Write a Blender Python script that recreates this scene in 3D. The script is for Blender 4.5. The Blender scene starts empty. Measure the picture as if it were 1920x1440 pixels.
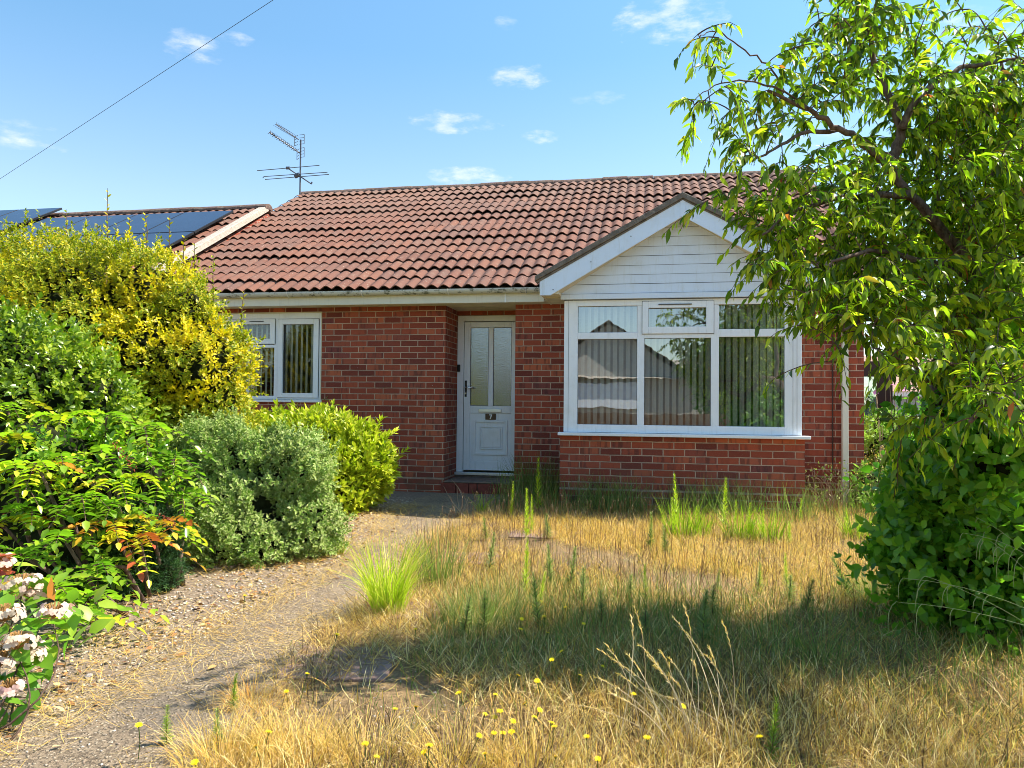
import bpy, math, random
import numpy as np
from mathutils import Matrix, Vector
R = math.radians
rng = np.random.default_rng(7)
random.seed(7)
sc = bpy.context.scene
col = sc.collection

# ---------------------------------------------------------------- camera
F_PX, YAW, PITCH, ROLL = 1405.8, 0.1833, 0.0234, 0.0088
CAM = np.array([0.9444, -9.0502, 1.1424])
_r = np.array([math.cos(YAW), math.sin(YAW), 0.0])
FW = np.array([-math.sin(YAW)*math.cos(PITCH), math.cos(YAW)*math.cos(PITCH), math.sin(PITCH)])
_u = np.cross(_r, FW)
RT = math.cos(ROLL)*_r + math.sin(ROLL)*_u
UP = -math.sin(ROLL)*_r + math.cos(ROLL)*_u
cam = bpy.data.cameras.new('camera')
cam.sensor_width = 36; cam.lens = F_PX/1920*36; cam.clip_end = 2000; cam.clip_start = 0.05
co = bpy.data.objects.new('camera', cam); col.objects.link(co)
co.matrix_world = Matrix(((RT[0], UP[0], -FW[0], CAM[0]), (RT[1], UP[1], -FW[1], CAM[1]), (RT[2], UP[2], -FW[2], CAM[2]), (0, 0, 0, 1)))
sc.camera = co

def ray(px, py): return FW*F_PX + RT*(px-960) - UP*(py-720)
def at(px, py, y):                       # a photo pixel on the upright plane at depth y
    d = ray(px, py); return CAM + (y-CAM[1])/d[1]*d
def gnd(px, py, z=0.0):
    d = ray(px, py); return CAM + (z-CAM[2])/d[2]*d

# ---------------------------------------------------------------- light
SUN_DIR = Vector((0.72, 0.27, 1.0)).normalized()
EXPOSURE, SUN_W, SKY_W = 1.10, 5.0, 0.15
sc.view_settings.view_transform = 'Standard'; sc.view_settings.look = 'None'
sc.view_settings.exposure = EXPOSURE; sc.view_settings.gamma = 1; sc.view_settings.use_curve_mapping = False
sc.cycles.use_denoising = True; sc.cycles.filter_width = 0.9
sc.cycles.max_bounces = 8; sc.cycles.diffuse_bounces = 4; sc.cycles.glossy_bounces = 4; sc.cycles.transparent_max_bounces = 12; sc.cycles.transmission_bounces = 6
sl = bpy.data.lights.new('sun', 'SUN'); sl.energy = SUN_W; sl.angle = R(0.5); sl.color = (1, 0.94, 0.84)
so = bpy.data.objects.new('sun', sl); col.objects.link(so)
so.rotation_euler = (-SUN_DIR).to_track_quat('-Z', 'Y').to_euler(); so.location = (6, 2, 12)
w = bpy.data.worlds.new('World'); sc.world = w; w.use_nodes = True
wn, wl = w.node_tree.nodes, w.node_tree.links
wn.clear()
wo = wn.new('ShaderNodeOutputWorld'); bg = wn.new('ShaderNodeBackground'); sky = wn.new('ShaderNodeTexSky')
sky.sky_type = 'NISHITA'; sky.sun_disc = False
sky.sun_elevation = math.asin(SUN_DIR.z); sky.sun_rotation = math.atan2(SUN_DIR.x, SUN_DIR.y)
sky.air_density = 1.0; sky.dust_density = 0.3; sky.ozone_density = 1.2
bg.inputs[1].default_value = SKY_W
wl.new(bg.outputs[0], wo.inputs[0])
def wmath(op, a, b=None, c=None):
    n = wn.new('ShaderNodeMath'); n.operation = op
    for i, v in enumerate((a, b, c)):
        if v is None: continue
        if isinstance(v, (int, float)): n.inputs[i].default_value = v
        else: wl.new(v, n.inputs[i])
    return n.outputs[0]
tc = wn.new('ShaderNodeTexCoord')
def wdot(v):
    n = wn.new('ShaderNodeVectorMath'); n.operation = 'DOT_PRODUCT'; wl.new(tc.outputs['Generated'], n.inputs[0]); n.inputs[1].default_value = v
    return n.outputs['Value']
noi = wn.new('ShaderNodeTexNoise'); noi.inputs['Scale'].default_value = 30; noi.inputs['Detail'].default_value = 9; noi.inputs['Roughness'].default_value = 0.6
mp = wn.new('ShaderNodeMapping'); mp.inputs['Scale'].default_value = (1, 1, 2.6); wl.new(tc.outputs['Generated'], mp.inputs[0]); wl.new(mp.outputs[0], noi.inputs['Vector'])
mask = None
# small fair weather clouds, each a direction in the sky with its width and height (radians)
for (px, py, a, b, s) in ((1255, 35, 90, 38, .75), (975, 143, 58, 20, .7), (848, 230, 85, 20, .8), (1012, 256, 38, 12, .8), (880, 330, 70, 18, .7),
                          (30, 250, 70, 22, .5), (365, 88, 45, 26, .55), (440, 72, 30, 12, .5), (950, 43, 22, 12, .35), (1120, 185, 45, 12, .3),
                          (1860, 110, 120, 40, .6), (1790, 40, 50, 20, .4), (1480, 250, 120, 30, .35)):
    d = ray(px, py); d = d/np.linalg.norm(d)
    h = np.array([d[1], -d[0], 0]); h /= np.linalg.norm(h); v = np.cross(h, d)
    uu = wmath('MULTIPLY', wmath('SUBTRACT', wdot(h), float(d@h)), F_PX/a)
    vv = wmath('MULTIPLY', wmath('SUBTRACT', wdot(v), float(d@v)), F_PX/b)
    q = wmath('ADD', wmath('MULTIPLY', uu, uu), wmath('MULTIPLY', vv, vv))
    e = wmath('MULTIPLY', wmath('MAXIMUM', wmath('SUBTRACT', wmath('ADD', 1.0, wmath('MULTIPLY', wmath('SUBTRACT', noi.outputs['Fac'], 0.5), 3.2)), q), 0.0), wmath('GREATER_THAN', wdot(tuple(d)), 0.5))
    e = wmath('MULTIPLY', e, s)
    mask = e if mask is None else wmath('MAXIMUM', mask, e)
tex = wmath('MULTIPLY', wmath('SUBTRACT', noi.outputs['Fac'], 0.38), 3.4)
tex = wmath('MINIMUM', wmath('MAXIMUM', tex, 0.0), 1.0)
cm = wmath('MULTIPLY', wmath('MINIMUM', wmath('MULTIPLY', mask, 1.4), 1.0), tex)
cm = wmath('MULTIPLY', cm, 0.42)
mx = wn.new('ShaderNodeMix'); mx.data_type = 'RGBA'; wl.new(cm, mx.inputs[0]); tint = wn.new('ShaderNodeMix'); tint.data_type = 'RGBA'; tint.blend_type = 'MULTIPLY'; tint.inputs[0].default_value = 1
tr_ = wn.new('ShaderNodeValToRGB'); sz_ = wn.new('ShaderNodeSeparateXYZ'); wl.new(tc.outputs['Generated'], sz_.inputs[0]); wl.new(sz_.outputs[2], tr_.inputs[0])
el_ = tr_.color_ramp.elements; el_[0].position = 0.0; el_[0].color = (.80, .80, .75, 1); el_[1].position = .62; el_[1].color = (.66, .90, .92, 1)
e2_ = el_.new(.24); e2_.color = (.80, .81, .77, 1); e3_ = el_.new(.42); e3_.color = (.60, .80, .81, 1); wl.new(tr_.outputs[0], tint.inputs[7])
wl.new(sky.outputs[0], tint.inputs[6]); wl.new(tint.outputs[2], mx.inputs[6]); mx.inputs[7].default_value = (4.6, 4.4, 4.3, 1)
wl.new(mx.outputs[2], bg.inputs[0])

# ---------------------------------------------------------------- materials
class NT:
    def __init__(s, name, rough=0.6, spec=0.3):
        s.m = bpy.data.materials.new(name); s.m.use_nodes = True
        s.n, s.l = s.m.node_tree.nodes, s.m.node_tree.links
        s.p = s.n['Principled BSDF']; s.out = s.n['Material Output']
        s.p.inputs['Roughness'].default_value = rough; s.p.inputs['Specular IOR Level'].default_value = spec
    def put(s, v, sock):
        if isinstance(v, (int, float)): sock.default_value = v
        elif isinstance(v, tuple): sock.default_value = v if len(v) == len(sock.default_value) else v+(1,)
        else: s.l.new(v, sock)
    def math(s, op, a, b=None, c=None, clamp=False):
        n = s.n.new('ShaderNodeMath'); n.operation = op; n.use_clamp = clamp
        for i, v in enumerate((a, b, c)):
            if v is not None: s.put(v, n.inputs[i])
        return n.outputs[0]
    def noise(s, scale, detail=4, rough=0.55, vec=None, dist=0.0):
        n = s.n.new('ShaderNodeTexNoise'); n.inputs['Scale'].default_value = scale; n.inputs['Detail'].default_value = detail
        n.inputs['Roughness'].default_value = rough; n.inputs['Distortion'].default_value = dist
        s.l.new(vec if vec is not None else s.pos(), n.inputs['Vector']); return n.outputs['Fac']
    def pos(s):
        if not hasattr(s, '_g'): s._g = s.n.new('ShaderNodeNewGeometry')
        return s._g.outputs['Position']
    def scaled(s, v):
        n = s.n.new('ShaderNodeMapping'); n.inputs['Scale'].default_value = v; s.l.new(s.pos(), n.inputs[0]); return n.outputs[0]
    def xyz(s):
        n = s.n.new('ShaderNodeSeparateXYZ'); s.l.new(s.pos(), n.inputs[0]); return n.outputs
    def ramp(s, fac, stops, interp='LINEAR'):
        n = s.n.new('ShaderNodeValToRGB'); e = n.color_ramp; e.interpolation = interp
        while len(e.elements) < len(stops): e.elements.new(0.5)
        for k, (p_, c_) in zip(e.elements, stops): k.position = p_; k.color = tuple(c_)+(1,)
        s.put(fac, n.inputs[0]); return n.outputs[0]
    def mix(s, f, a, b, mode='MIX'):
        n = s.n.new('ShaderNodeMix'); n.data_type = 'RGBA'; n.blend_type = mode; n.clamp_factor = True
        s.put(f, n.inputs[0]); s.put(a, n.inputs[6]); s.put(b, n.inputs[7]); return n.outputs[2]
    def attr(s, name):
        n = s.n.new('ShaderNodeAttribute'); n.attribute_name = name; return n.outputs['Fac']
    def bump(s, h, strength=0.5, dist=0.01):
        n = s.n.new('ShaderNodeBump'); n.inputs['Strength'].default_value = strength; n.inputs['Distance'].default_value = dist
        s.l.new(h, n.inputs['Height']); s.l.new(n.outputs[0], s.p.inputs['Normal']); return n
    def smooth(s, v, a, b):
        n = s.n.new('ShaderNodeMapRange'); n.interpolation_type = 'SMOOTHSTEP'; s.put(v, n.inputs[0])
        n.inputs[1].default_value = a; n.inputs[2].default_value = b; return n.outputs[0]
    def color(s, c): s.put(c, s.p.inputs['Base Color']); return s

def simple(name, c, rough=0.6, spec=0.3, metal=0.0, var=0.12, scale=8, bump=0.0):
    t = NT(name, rough, spec); t.p.inputs['Metallic'].default_value = metal
    f = t.noise(scale, 5)
    t.color(t.ramp(f, [(0.25, tuple(x*(1-var) for x in c)), (0.75, tuple(min(1, x*(1+var)) for x in c))]))
    if bump: t.bump(t.noise(scale*12, 3), bump, 0.004)
    return t.m

def brick_mat(name, u0, v0, dpc):
    t = NT(name, 0.82, 0.2)
    x, y, z = t.xyz()
    u = t.math('ADD', t.math('ADD', x, y), u0)
    wob = t.noise(9, 3)
    u = t.math('ADD', u, t.math('MULTIPLY', t.math('SUBTRACT', t.noise(40, 2), 0.5), 0.006))
    v = t.math('ADD', t.math('SUBTRACT', z, v0), t.math('MULTIPLY', t.math('SUBTRACT', wob, 0.5), 0.008))
    vr = t.math('DIVIDE', v, 0.075); row = t.math('FLOOR', vr)
    shift = t.math('MULTIPLY', t.math('MODULO', t.math('ADD', row, 100), 2), 0.5)
    ur = t.math('ADD', t.math('DIVIDE', u, 0.225), shift); cl = t.math('FLOOR', ur)
    fu, fv = t.math('FRACT', ur), t.math('FRACT', vr)
    du = t.math('MULTIPLY', t.math('MINIMUM', fu, t.math('SUBTRACT', 1.0, fu)), 0.225)
    dv = t.math('MULTIPLY', t.math('MINIMUM', fv, t.math('SUBTRACT', 1.0, fv)), 0.075)
    e = t.math('MINIMUM', du, dv)
    e = t.math('ADD', e, t.math('MULTIPLY', t.math('SUBTRACT', t.noise(120, 3), 0.5), 0.004))
    dp = t.math('ABSOLUTE', t.math('SUBTRACT', z, dpc))
    e = t.math('MINIMUM', e, t.math('SUBTRACT', dp, 0.006))
    m = t.smooth(e, 0.0046, 0.0070)
    cx = t.n.new('ShaderNodeCombineXYZ'); t.l.new(cl, cx.inputs[0]); t.l.new(row, cx.inputs[1])
    wn_ = t.n.new('ShaderNodeTexWhiteNoise'); wn_.noise_dimensions = '2D'; t.l.new(cx.outputs[0], wn_.inputs['Vector'])
    base = t.ramp(wn_.outputs['Value'], [(0.0, (.16, .038, .028)), (.25, (.27, .058, .033)), (.5, (.38, .082, .041)), (.72, (.27, .068, .046)), (.88, (.47, .122, .057)), (1.0, (.18, .048, .046))])
    # kiss marks: upright bands inside a brick
    cy = t.n.new('ShaderNodeCombineXYZ'); t.l.new(t.math('MULTIPLY', u, 14), cy.inputs[0]); t.l.new(t.math('MULTIPLY', row, 3.7), cy.inputs[1]); t.l.new(t.math('MULTIPLY', z, 2.0), cy.inputs[2])
    kb = t.n.new('ShaderNodeTexNoise'); kb.inputs['Scale'].default_value = 1.6; kb.inputs['Detail'].default_value = 2; t.l.new(cy.outputs[0], kb.inputs['Vector'])
    kf = t.math('MULTIPLY', t.smooth(kb.outputs['Fac'], .5, .66), t.smooth(wn_.outputs['Value'], .35, .6))
    base = t.mix(t.math('MULTIPLY', kf, 0.55), base, (.055, .026, .026))
    base = t.mix(t.math('MULTIPLY', t.smooth(t.noise(60, 5, .7), .5, .75), 0.35), base, (.30, .15, .11))
    base = t.mix(t.math('MULTIPLY', t.smooth(t.noise(1.6, 5, .6), .5, .8), 0.25), base, (.24, .12, .10))
    # specks of efflorescence and mortar splash
    sp = t.smooth(t.noise(26, 2), .73, .77)
    base = t.mix(t.math('MULTIPLY', sp, .55), base, (.55, .45, .38))
    mort = t.ramp(t.noise(3.5, 6, .7), [(.3, (.30, .185, .135)), (.7, (.58, .40, .30))])
    allc = t.mix(m, mort, base)
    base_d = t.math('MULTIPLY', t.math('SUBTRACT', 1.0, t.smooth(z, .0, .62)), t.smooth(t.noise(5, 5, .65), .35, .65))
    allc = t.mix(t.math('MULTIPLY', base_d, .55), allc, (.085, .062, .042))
    strk = t.smooth(t.noise(1, 5, .7, t.scaled((7, 7, 1.1))), .56, .76)
    allc = t.mix(t.math('MULTIPLY', strk, .30), allc, (.10, .055, .045))
    t.color(allc)
    h = t.math('ADD', t.math('MULTIPLY', m, 1.0), t.math('MULTIPLY', t.noise(150, 4), 0.25))
    t.bump(h, 0.9, 0.006)
    return t.m

M = {}
M['brick'] = brick_mat('brick_main', .144, .025, .175)
M['brick_bay'] = brick_mat('brick_bay', .079, .0455, .1955)

def tile_mat():
    t = NT('roof_tile', 0.85, 0.2)
    r = t.attr('rnd'); base = t.ramp(r, [(0, (.145, .066, .046)), (.25, (.185, .080, .053)), (.5, (.16, .080, .058)), (.75, (.20, .086, .054)), (1, (.145, .075, .057))])
    n = t.noise(7, 6, .65)
    base = t.mix(t.math('MULTIPLY', t.smooth(n, .52, .74), .5), base, (.235, .165, .12))
    base = t.mix(t.math('MULTIPLY', t.smooth(t.noise(30, 5, .7), .55, .7), .6), base, (.13, .085, .07))
    base = t.mix(t.math('MULTIPLY', t.smooth(t.noise(70, 2), .70, .74), .7), base, (.62, .58, .48))
    x, y, z = t.xyz()
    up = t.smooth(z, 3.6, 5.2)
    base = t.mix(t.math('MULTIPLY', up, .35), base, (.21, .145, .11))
    st = t.noise(1, 5, .65, t.scaled((9, 2.2, 2.2)))
    base = t.mix(t.math('MULTIPLY', t.smooth(st, .5, .7), .45), base, (.11, .075, .062))
    base = t.mix(t.math('MULTIPLY', t.smooth(t.noise(48, 3, .6), .66, .70), .6), base, (.46, .42, .33))
    base = t.mix(t.math('MULTIPLY', t.attr('joint'), .75), base, (.06, .04, .035))
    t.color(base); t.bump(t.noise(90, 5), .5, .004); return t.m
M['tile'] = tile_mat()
def moss(name, a, b, c, thr=.5):
    t = NT(name, .9, .15)
    base = t.ramp(t.noise(14, 6, .7), [(.3, a), (.6, b)])
    t.color(t.mix(t.smooth(t.noise(26, 5, .7), thr, thr+.15), base, c)); t.bump(t.noise(60, 6), .8, .01); return t.m
M['ridge'] = moss('ridge_tile', (.07, .045, .04), (.20, .13, .10), (.28, .27, .20), .55)
M['verge'] = moss('verge_tile', (.09, .075, .06), (.20, .17, .14), (.33, .31, .26), .6)
M['verge_pale'] = moss('verge_pale', (.36, .30, .24), (.50, .43, .35), (.22, .20, .15), .56)
def upvc(name, c=(.82, .85, .89), dirt=.25):
    t = NT(name, .35, .4)
    base = t.mix(t.math('MULTIPLY', t.smooth(t.noise(5, 6, .7), .45, .8), dirt), c, (.50, .49, .42))
    st = t.smooth(t.noise(1, 6, .7, t.scaled((26, 26, 2.2))), .52, .78)
    base = t.mix(t.math('MULTIPLY', st, dirt*1.1), base, (.40, .39, .31))
    base = t.mix(t.math('MULTIPLY', t.smooth(t.noise(90, 3, .7), .68, .74), dirt*1.5), base, (.22, .22, .17))
    t.color(base); return t.m
M['white'] = upvc('white_upvc')
M['white_board'] = upvc('white_board', (.68, .77, .90), .30)
M['cream'] = upvc('aged_upvc', (.70, .67, .57), .35)
def gutter_mat():
    t = NT('gutter_upvc', .5, .3)
    f = t.smooth(t.noise(1, 6, .75, t.scaled((11, 11, 22))), .50, .62)
    g = t.mix(t.math('MULTIPLY', f, .85), (.56, .56, .52), (.08, .085, .05)); t.color(g); return t.m
M['gutter'] = gutter_mat()
M['soffit'] = simple('soffit', (.62, .56, .42), .6, .2, var=.15)
M['groove'] = simple('dark_groove', (.10, .11, .13), .8, .1)
M['black'] = simple('black_plastic', (.012, .012, .014), .35, .4)
M['rubber'] = simple('grey_gasket', (.10, .105, .115), .6, .2)
M['chrome'] = simple('chrome', (.75, .75, .77), .22, .5, metal=1.0, var=.03)
M['brass'] = simple('silver_plate', (.70, .71, .73), .35, .5, metal=.6, var=.05)
M['plaque'] = simple('brown_plaque', (.075, .035, .02), .35, .4, var=.3)
M['metal'] = simple('aerial_metal', (.10, .105, .12), .5, .5, metal=.3)
M['brown'] = simple('brown_frame', (.055, .025, .020), .4, .35)
M['cable'] = simple('black_cable', (.03, .03, .035), .6, .2)
M['concrete_step'] = simple('step_concrete', (.20, .145, .115), .9, .1, var=.35, scale=14, bump=.5)
M['quarry'] = simple('quarry_tile', (.20, .045, .03), .7, .3, var=.35, scale=14, bump=.4)
M['carpet'] = simple('carpet', (.10, .075, .055), .95, .05)
M['plaster'] = simple('plaster', (.50, .47, .40), .9, .1)
M['render_wall'] = simple('pale_render', (.50, .46, .40), .9, .1)
M['grey_door'] = simple('grey_door', (.36, .36, .39), .5, .3, var=.05)
M['asphalt'] = simple('asphalt', (.05, .05, .052), .9, .2, var=.25, scale=30)
M['wood'] = simple('fence_wood', (.16, .09, .05), .85, .15, var=.4, scale=6)
M['bark'] = None
def glass(name, refl=.24, tint=(.78, .86, .84), frost=False):
    t = NT(name)
    n, l = t.n, t.l; n.remove(t.p)
    g = n.new('ShaderNodeBsdfGlossy'); g.inputs['Roughness'].default_value = .10 if frost else 0.0; g.inputs['Color'].default_value = (.9, .95, 1, 1)
    if frost:
        tr = n.new('ShaderNodeBsdfPrincipled'); tr.inputs['Base Color'].default_value = (.012, .020, .024, 1); tr.inputs['Roughness'].default_value = .35
    else:
        tr = n.new('ShaderNodeBsdfTransparent'); tr.inputs['Color'].default_value = tint+(1,)
    fr = n.new('ShaderNodeFresnel'); fr.inputs[0].default_value = 1.5
    ad = n.new('ShaderNodeMath'); ad.operation = 'ADD'; ad.inputs[1].default_value = refl; l.new(fr.outputs[0], ad.inputs[0])
    mixs = n.new('ShaderNodeMixShader'); l.new(ad.outputs[0], mixs.inputs[0]); l.new(tr.outputs[0], mixs.inputs[1]); l.new(g.outputs[0], mixs.inputs[2])
    l.new(mixs.outputs[0], t.out.inputs[0])
    b = n.new('ShaderNodeBump'); b.inputs['Strength'].default_value = .35 if frost else .06; b.inputs['Distance'].default_value = .004 if frost else .01
    l.new(t.noise(60 if frost else 2.2, 3), b.inputs['Height']); l.new(b.outputs[0], g.inputs['Normal'])
    return t.m
M['glass'] = glass('window_glass', .27, (.94, .97, .95))
M['glass_side'] = glass('side_window_glass', .05, (.96, .98, .97))
M['frost'] = glass('obscure_glass', .14, frost=True)
def blind_mat():
    t = NT('blind_fabric', .85, .1)
    t.color(t.ramp(t.noise(30, 3), [(.3, (.84, .85, .78)), (.7, (.90, .90, .83))]))
    tr = t.n.new('ShaderNodeBsdfTranslucent'); tr.inputs[0].default_value = (.6, .6, .5, 1)
    mm = t.n.new('ShaderNodeMixShader'); mm.inputs[0].default_value = .3; t.l.new(t.p.outputs[0], mm.inputs[1]); t.l.new(tr.outputs[0], mm.inputs[2]); t.l.new(mm.outputs[0], t.out.inputs[0])
    return t.m
M['blind'] = blind_mat()
def solar_mat():
    t = NT('solar_cell', .2, .35)
    t.color(t.ramp(t.noise(1.2, 3), [(.3, (.018, .026, .050)), (.7, (.03, .042, .075))])); t.p.inputs['Coat Weight'].default_value = .15; t.p.inputs['Coat Roughness'].default_value = .05
    return t.m
M['solar'] = solar_mat()
def bark_mat(name, a, b):
    t = NT(name, .9, .15)
    f = t.noise(1, 6, .7, t.scaled((40, 40, 9)))
    t.color(t.ramp(f, [(.3, a), (.62, b)])); t.bump(t.noise(70, 5), .7, .008); return t.m
M['bark'] = bark_mat('cherry_bark', (.045, .025, .018), (.21, .14, .11))
M['twig'] = bark_mat('twig_bark', (.05, .03, .02), (.16, .10, .07))
M['dead'] = bark_mat('dead_stem', (.20, .13, .08), (.42, .30, .18))

def leaf_mat(name, stops, margin=None, mpos=(.45, .75), transl=.4, rough=.45, spec=.35, tr_gain=1.3, patch=None, back=None):
    """colour by the leaf's own random number; a paler margin where the leaf is variegated; light passes through"""
    t = NT(name, rough, spec)
    c = t.ramp(t.attr('rnd'), stops)
    if patch is not None:          # whole shoots of another colour, in drifts through the bush
        sc_, lo, hi, pc = patch
        c = t.mix(t.smooth(t.noise(sc_, 2), lo, hi), c, pc)
    if margin is not None:
        mc = t.ramp(t.attr('rnd2'), margin) if isinstance(margin, list) else margin
        c = t.mix(t.smooth(t.attr('edge'), *mpos), c, mc)
    t.color(c)
    tr = t.n.new('ShaderNodeBsdfTranslucent')
    tc_ = t.mix(1.0, c, (min(1, tr_gain*1.05), min(1.6, tr_gain*1.15), tr_gain*.55), 'MULTIPLY'); t.l.new(tc_, tr.inputs[0])
    mm = t.n.new('ShaderNodeMixShader'); mm.inputs[0].default_value = transl
    t.l.new(t.p.outputs[0], mm.inputs[1]); t.l.new(tr.outputs[0], mm.inputs[2]); t.l.new(mm.outputs[0], t.out.inputs[0])
    return t.m

# ---------------------------------------------------------------- mesh helpers
def tag(o, label=None, cat=None, group=None, kind=None):
    if label: o['label'] = label
    if cat: o['category'] = cat
    if group: o['group'] = group
    if kind: o['kind'] = kind
    return o
def empty(name, loc, label, cat, group=None):
    o = bpy.data.objects.new(name, None); o.location = tuple(float(v) for v in loc); col.objects.link(o); o.empty_display_size = .1
    return tag(o, label, cat, group)
def link_mesh(me, name, mat, parent=None):
    o = bpy.data.objects.new(name, me); col.objects.link(o)
    for m_ in (mat if isinstance(mat, (list, tuple)) else [mat]): me.materials.append(m_)
    if parent is not None:
        o.parent = parent
        base = parent
        off = Vector((0, 0, 0))
        while base is not None: off += base.location; base = base.parent
        o.location = -off if not getattr(parent, '_x', None) else o.location
        me.update()
    return o
def raw_mesh(name, V, F):
    """V (n,3); F list of arrays (k,m): fast numpy mesh"""
    me = bpy.data.meshes.new(name)
    V = np.asarray(V, np.float32)
    me.vertices.add(len(V)); me.vertices.foreach_set('co', V.ravel())
    F = [np.asarray(f, np.int32) for f in F if len(f)]
    nl = sum(f.size for f in F); npol = sum(len(f) for f in F)
    me.loops.add(nl); me.polygons.add(npol)
    me.loops.foreach_set('vertex_index', np.concatenate([f.ravel() for f in F]))
    tot = np.concatenate([np.full(len(f), f.shape[1], np.int32) for f in F])
    st = np.zeros(npol, np.int32); st[1:] = np.cumsum(tot)[:-1]
    me.polygons.foreach_set('loop_start', st); me.polygons.foreach_set('loop_total', tot)
    me.update(calc_edges=True); me.validate()
    return me
def add_attr(me, name, vals):
    a = me.attributes.new(name, 'FLOAT', 'POINT'); a.data.foreach_set('value', np.asarray(vals, np.float32))

class MB:
    def __init__(s): s.v = []; s.f = []
    def add(s, vs, fs):
        b = len(s.v); s.v += [tuple(map(float, q)) for q in vs]; s.f += [tuple(b+i for i in f) for f in fs]; return s
    def box(s, x0, x1, y0, y1, z0, z1):
        return s.add([(x0, y0, z0), (x1, y0, z0), (x1, y1, z0), (x0, y1, z0), (x0, y0, z1), (x1, y0, z1), (x1, y1, z1), (x0, y1, z1)],
                     [(0, 3, 2, 1), (4, 5, 6, 7), (0, 1, 5, 4), (1, 2, 6, 5), (2, 3, 7, 6), (3, 0, 4, 7)])
    def prism(s, poly, y0, y1):            # polygon in x,z pushed along y
        n = len(poly); vs = [(x, y0, z) for x, z in poly]+[(x, y1, z) for x, z in poly]
        a = sum(poly[i][0]*poly[(i+1) % n][1]-poly[(i+1) % n][0]*poly[i][1] for i in range(n))
        fs = [tuple(range(n)), tuple(range(2*n-1, n-1, -1))]+[(i, n+i, n+(i+1) % n, (i+1) % n) for i in range(n)]
        if a < 0: fs = [tuple(reversed(f)) for f in fs]
        return s.add(vs, fs)
    def prism_x(s, poly, x0, x1):          # polygon in y,z pushed along x
        n = len(poly); vs = [(x0, y, z) for y, z in poly]+[(x1, y, z) for y, z in poly]
        return s.add(vs, [tuple(range(n)), tuple(range(2*n-1, n-1, -1))]+[(i, n+i, n+(i+1) % n, (i+1) % n) for i in range(n)])
    def tube(s, pts, rad, n=8, cap=True):
        pts = [Vector(tuple(map(float, p))) for p in pts]
        if not isinstance(rad, (list, tuple, np.ndarray)): rad = [rad]*len(pts)
        b = len(s.v); prev = None
        for i, p in enumerate(pts):
            t = (pts[min(i+1, len(pts)-1)]-pts[max(i-1, 0)]).normalized()
            if prev is None: a = t.orthogonal().normalized()
            else: a = (prev-t*prev.dot(t)).normalized()
            prev = a; c = t.cross(a)
            for k in range(n):
                an = 2*math.pi*k/n; s.v.append(tuple(p+(a*math.cos(an)+c*math.sin(an))*rad[i]))
        for i in range(len(pts)-1):
            for k in range(n):
                s.f.append((b+i*n+k, b+i*n+(k+1) % n, b+(i+1)*n+(k+1) % n, b+(i+1)*n+k))
        if cap: s.f.append(tuple(b+k for k in reversed(range(n)))); s.f.append(tuple(b+(len(pts)-1)*n+k for k in range(n)))
        return s
    def rod(s, a, b, r, n=6): return s.tube([a, b], r, n)
    def build(s, name, mat, parent=None, bevel=0.0, smooth=False):
        me = bpy.data.meshes.new(name); me.from_pydata(s.v, [], s.f); me.update()
        o = link_mesh(me, name, mat, parent)
        if smooth: me.polygons.foreach_set('use_smooth', [True]*len(me.polygons))
        if bevel:
            m_ = o.modifiers.new('bevel', 'BEVEL'); m_.width = bevel; m_.segments = 2; m_.limit_method = 'ANGLE'; m_.angle_limit = R(40)
        return o
def frame(mb, x0, x1, z0, z1, t, y0, y1):
    """four bars, butted"""
    tl, tr, tt, tb = t if isinstance(t, tuple) else (t, t, t, t)
    mb.box(x0, x0+tl, y0, y1, z0, z1); mb.box(x1-tr, x1, y0, y1, z0, z1)
    mb.box(x0+tl, x1-tr, y0, y1, z1-tt, z1); mb.box(x0+tl, x1-tr, y0, y1, z0, z0+tb)
    return mb

def tile_roof(name, org, ux, us, width, length, ncourse, mat, parent, pitch=.15, rnd_seed=1, amp=.040, lift=.019):
    """interlocking clay-profile tiles: courses of rolls laid up a slope. org = eave start, ux along eave, us up slope"""
    g = np.random.default_rng(rnd_seed)
    org, ux, us = map(lambda q: np.array(q, float), (org, ux, us)); nrm = np.cross(ux, us)
    step = length/ncourse; k = 10
    nr = int(round(width/pitch)); nx = nr*k+1
    u = np.linspace(0, nr*pitch, nx); roll = np.minimum((np.arange(nx)//k), nr-1); tileid = roll//2
    ph = (u/pitch) % 1.0
    prof = amp*np.power(.5-.5*np.cos(2*math.pi*ph), .75)
    V = []; F = []; rn = []; jt = []; b = 0
    for c in range(ncourse):
        jit = g.normal(0, .0035, nr//2+2)[tileid]; sl = g.normal(0, .005, nr//2+2)[tileid]; rr = g.random(nr//2+2)[tileid]
        s0, s1 = c*step+sl, min((c+1)*step+.05, length+.02)
        sag = .01*math.sin(c*1.7)*np.sin(u*1.1)
        rows = [(s0+0*u, prof+lift+jit-.012), (s0-.003+0*u, prof+lift+jit), (s0+step*.5, prof*.85+lift*.6+jit*.5), (s1+0*u, prof*.62)]
        for s_, h in rows:
            P = org+np.outer(u, ux)+np.outer(s_, us)+np.outer(h+sag, nrm); V.append(P); rn.append(rr)
            jt.append(((np.arange(nx) % (2*k)) == 1).astype(float))
        i = np.arange(nx-1)
        for r_ in range(3):
            a = b+r_*nx+i; F.append(np.stack([a, a+1, a+1+nx, a+nx], 1))
        b += 4*nx
    me = raw_mesh(name, np.concatenate(V), F); add_attr(me, 'rnd', np.concatenate(rn)); add_attr(me, 'joint', np.concatenate(jt))
    me.polygons.foreach_set('use_smooth', [True]*len(me.polygons))
    o = link_mesh(me, name, mat, parent)
    es = o.modifiers.new('edge', 'EDGE_SPLIT'); es.split_angle = R(50)
    return o

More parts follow.
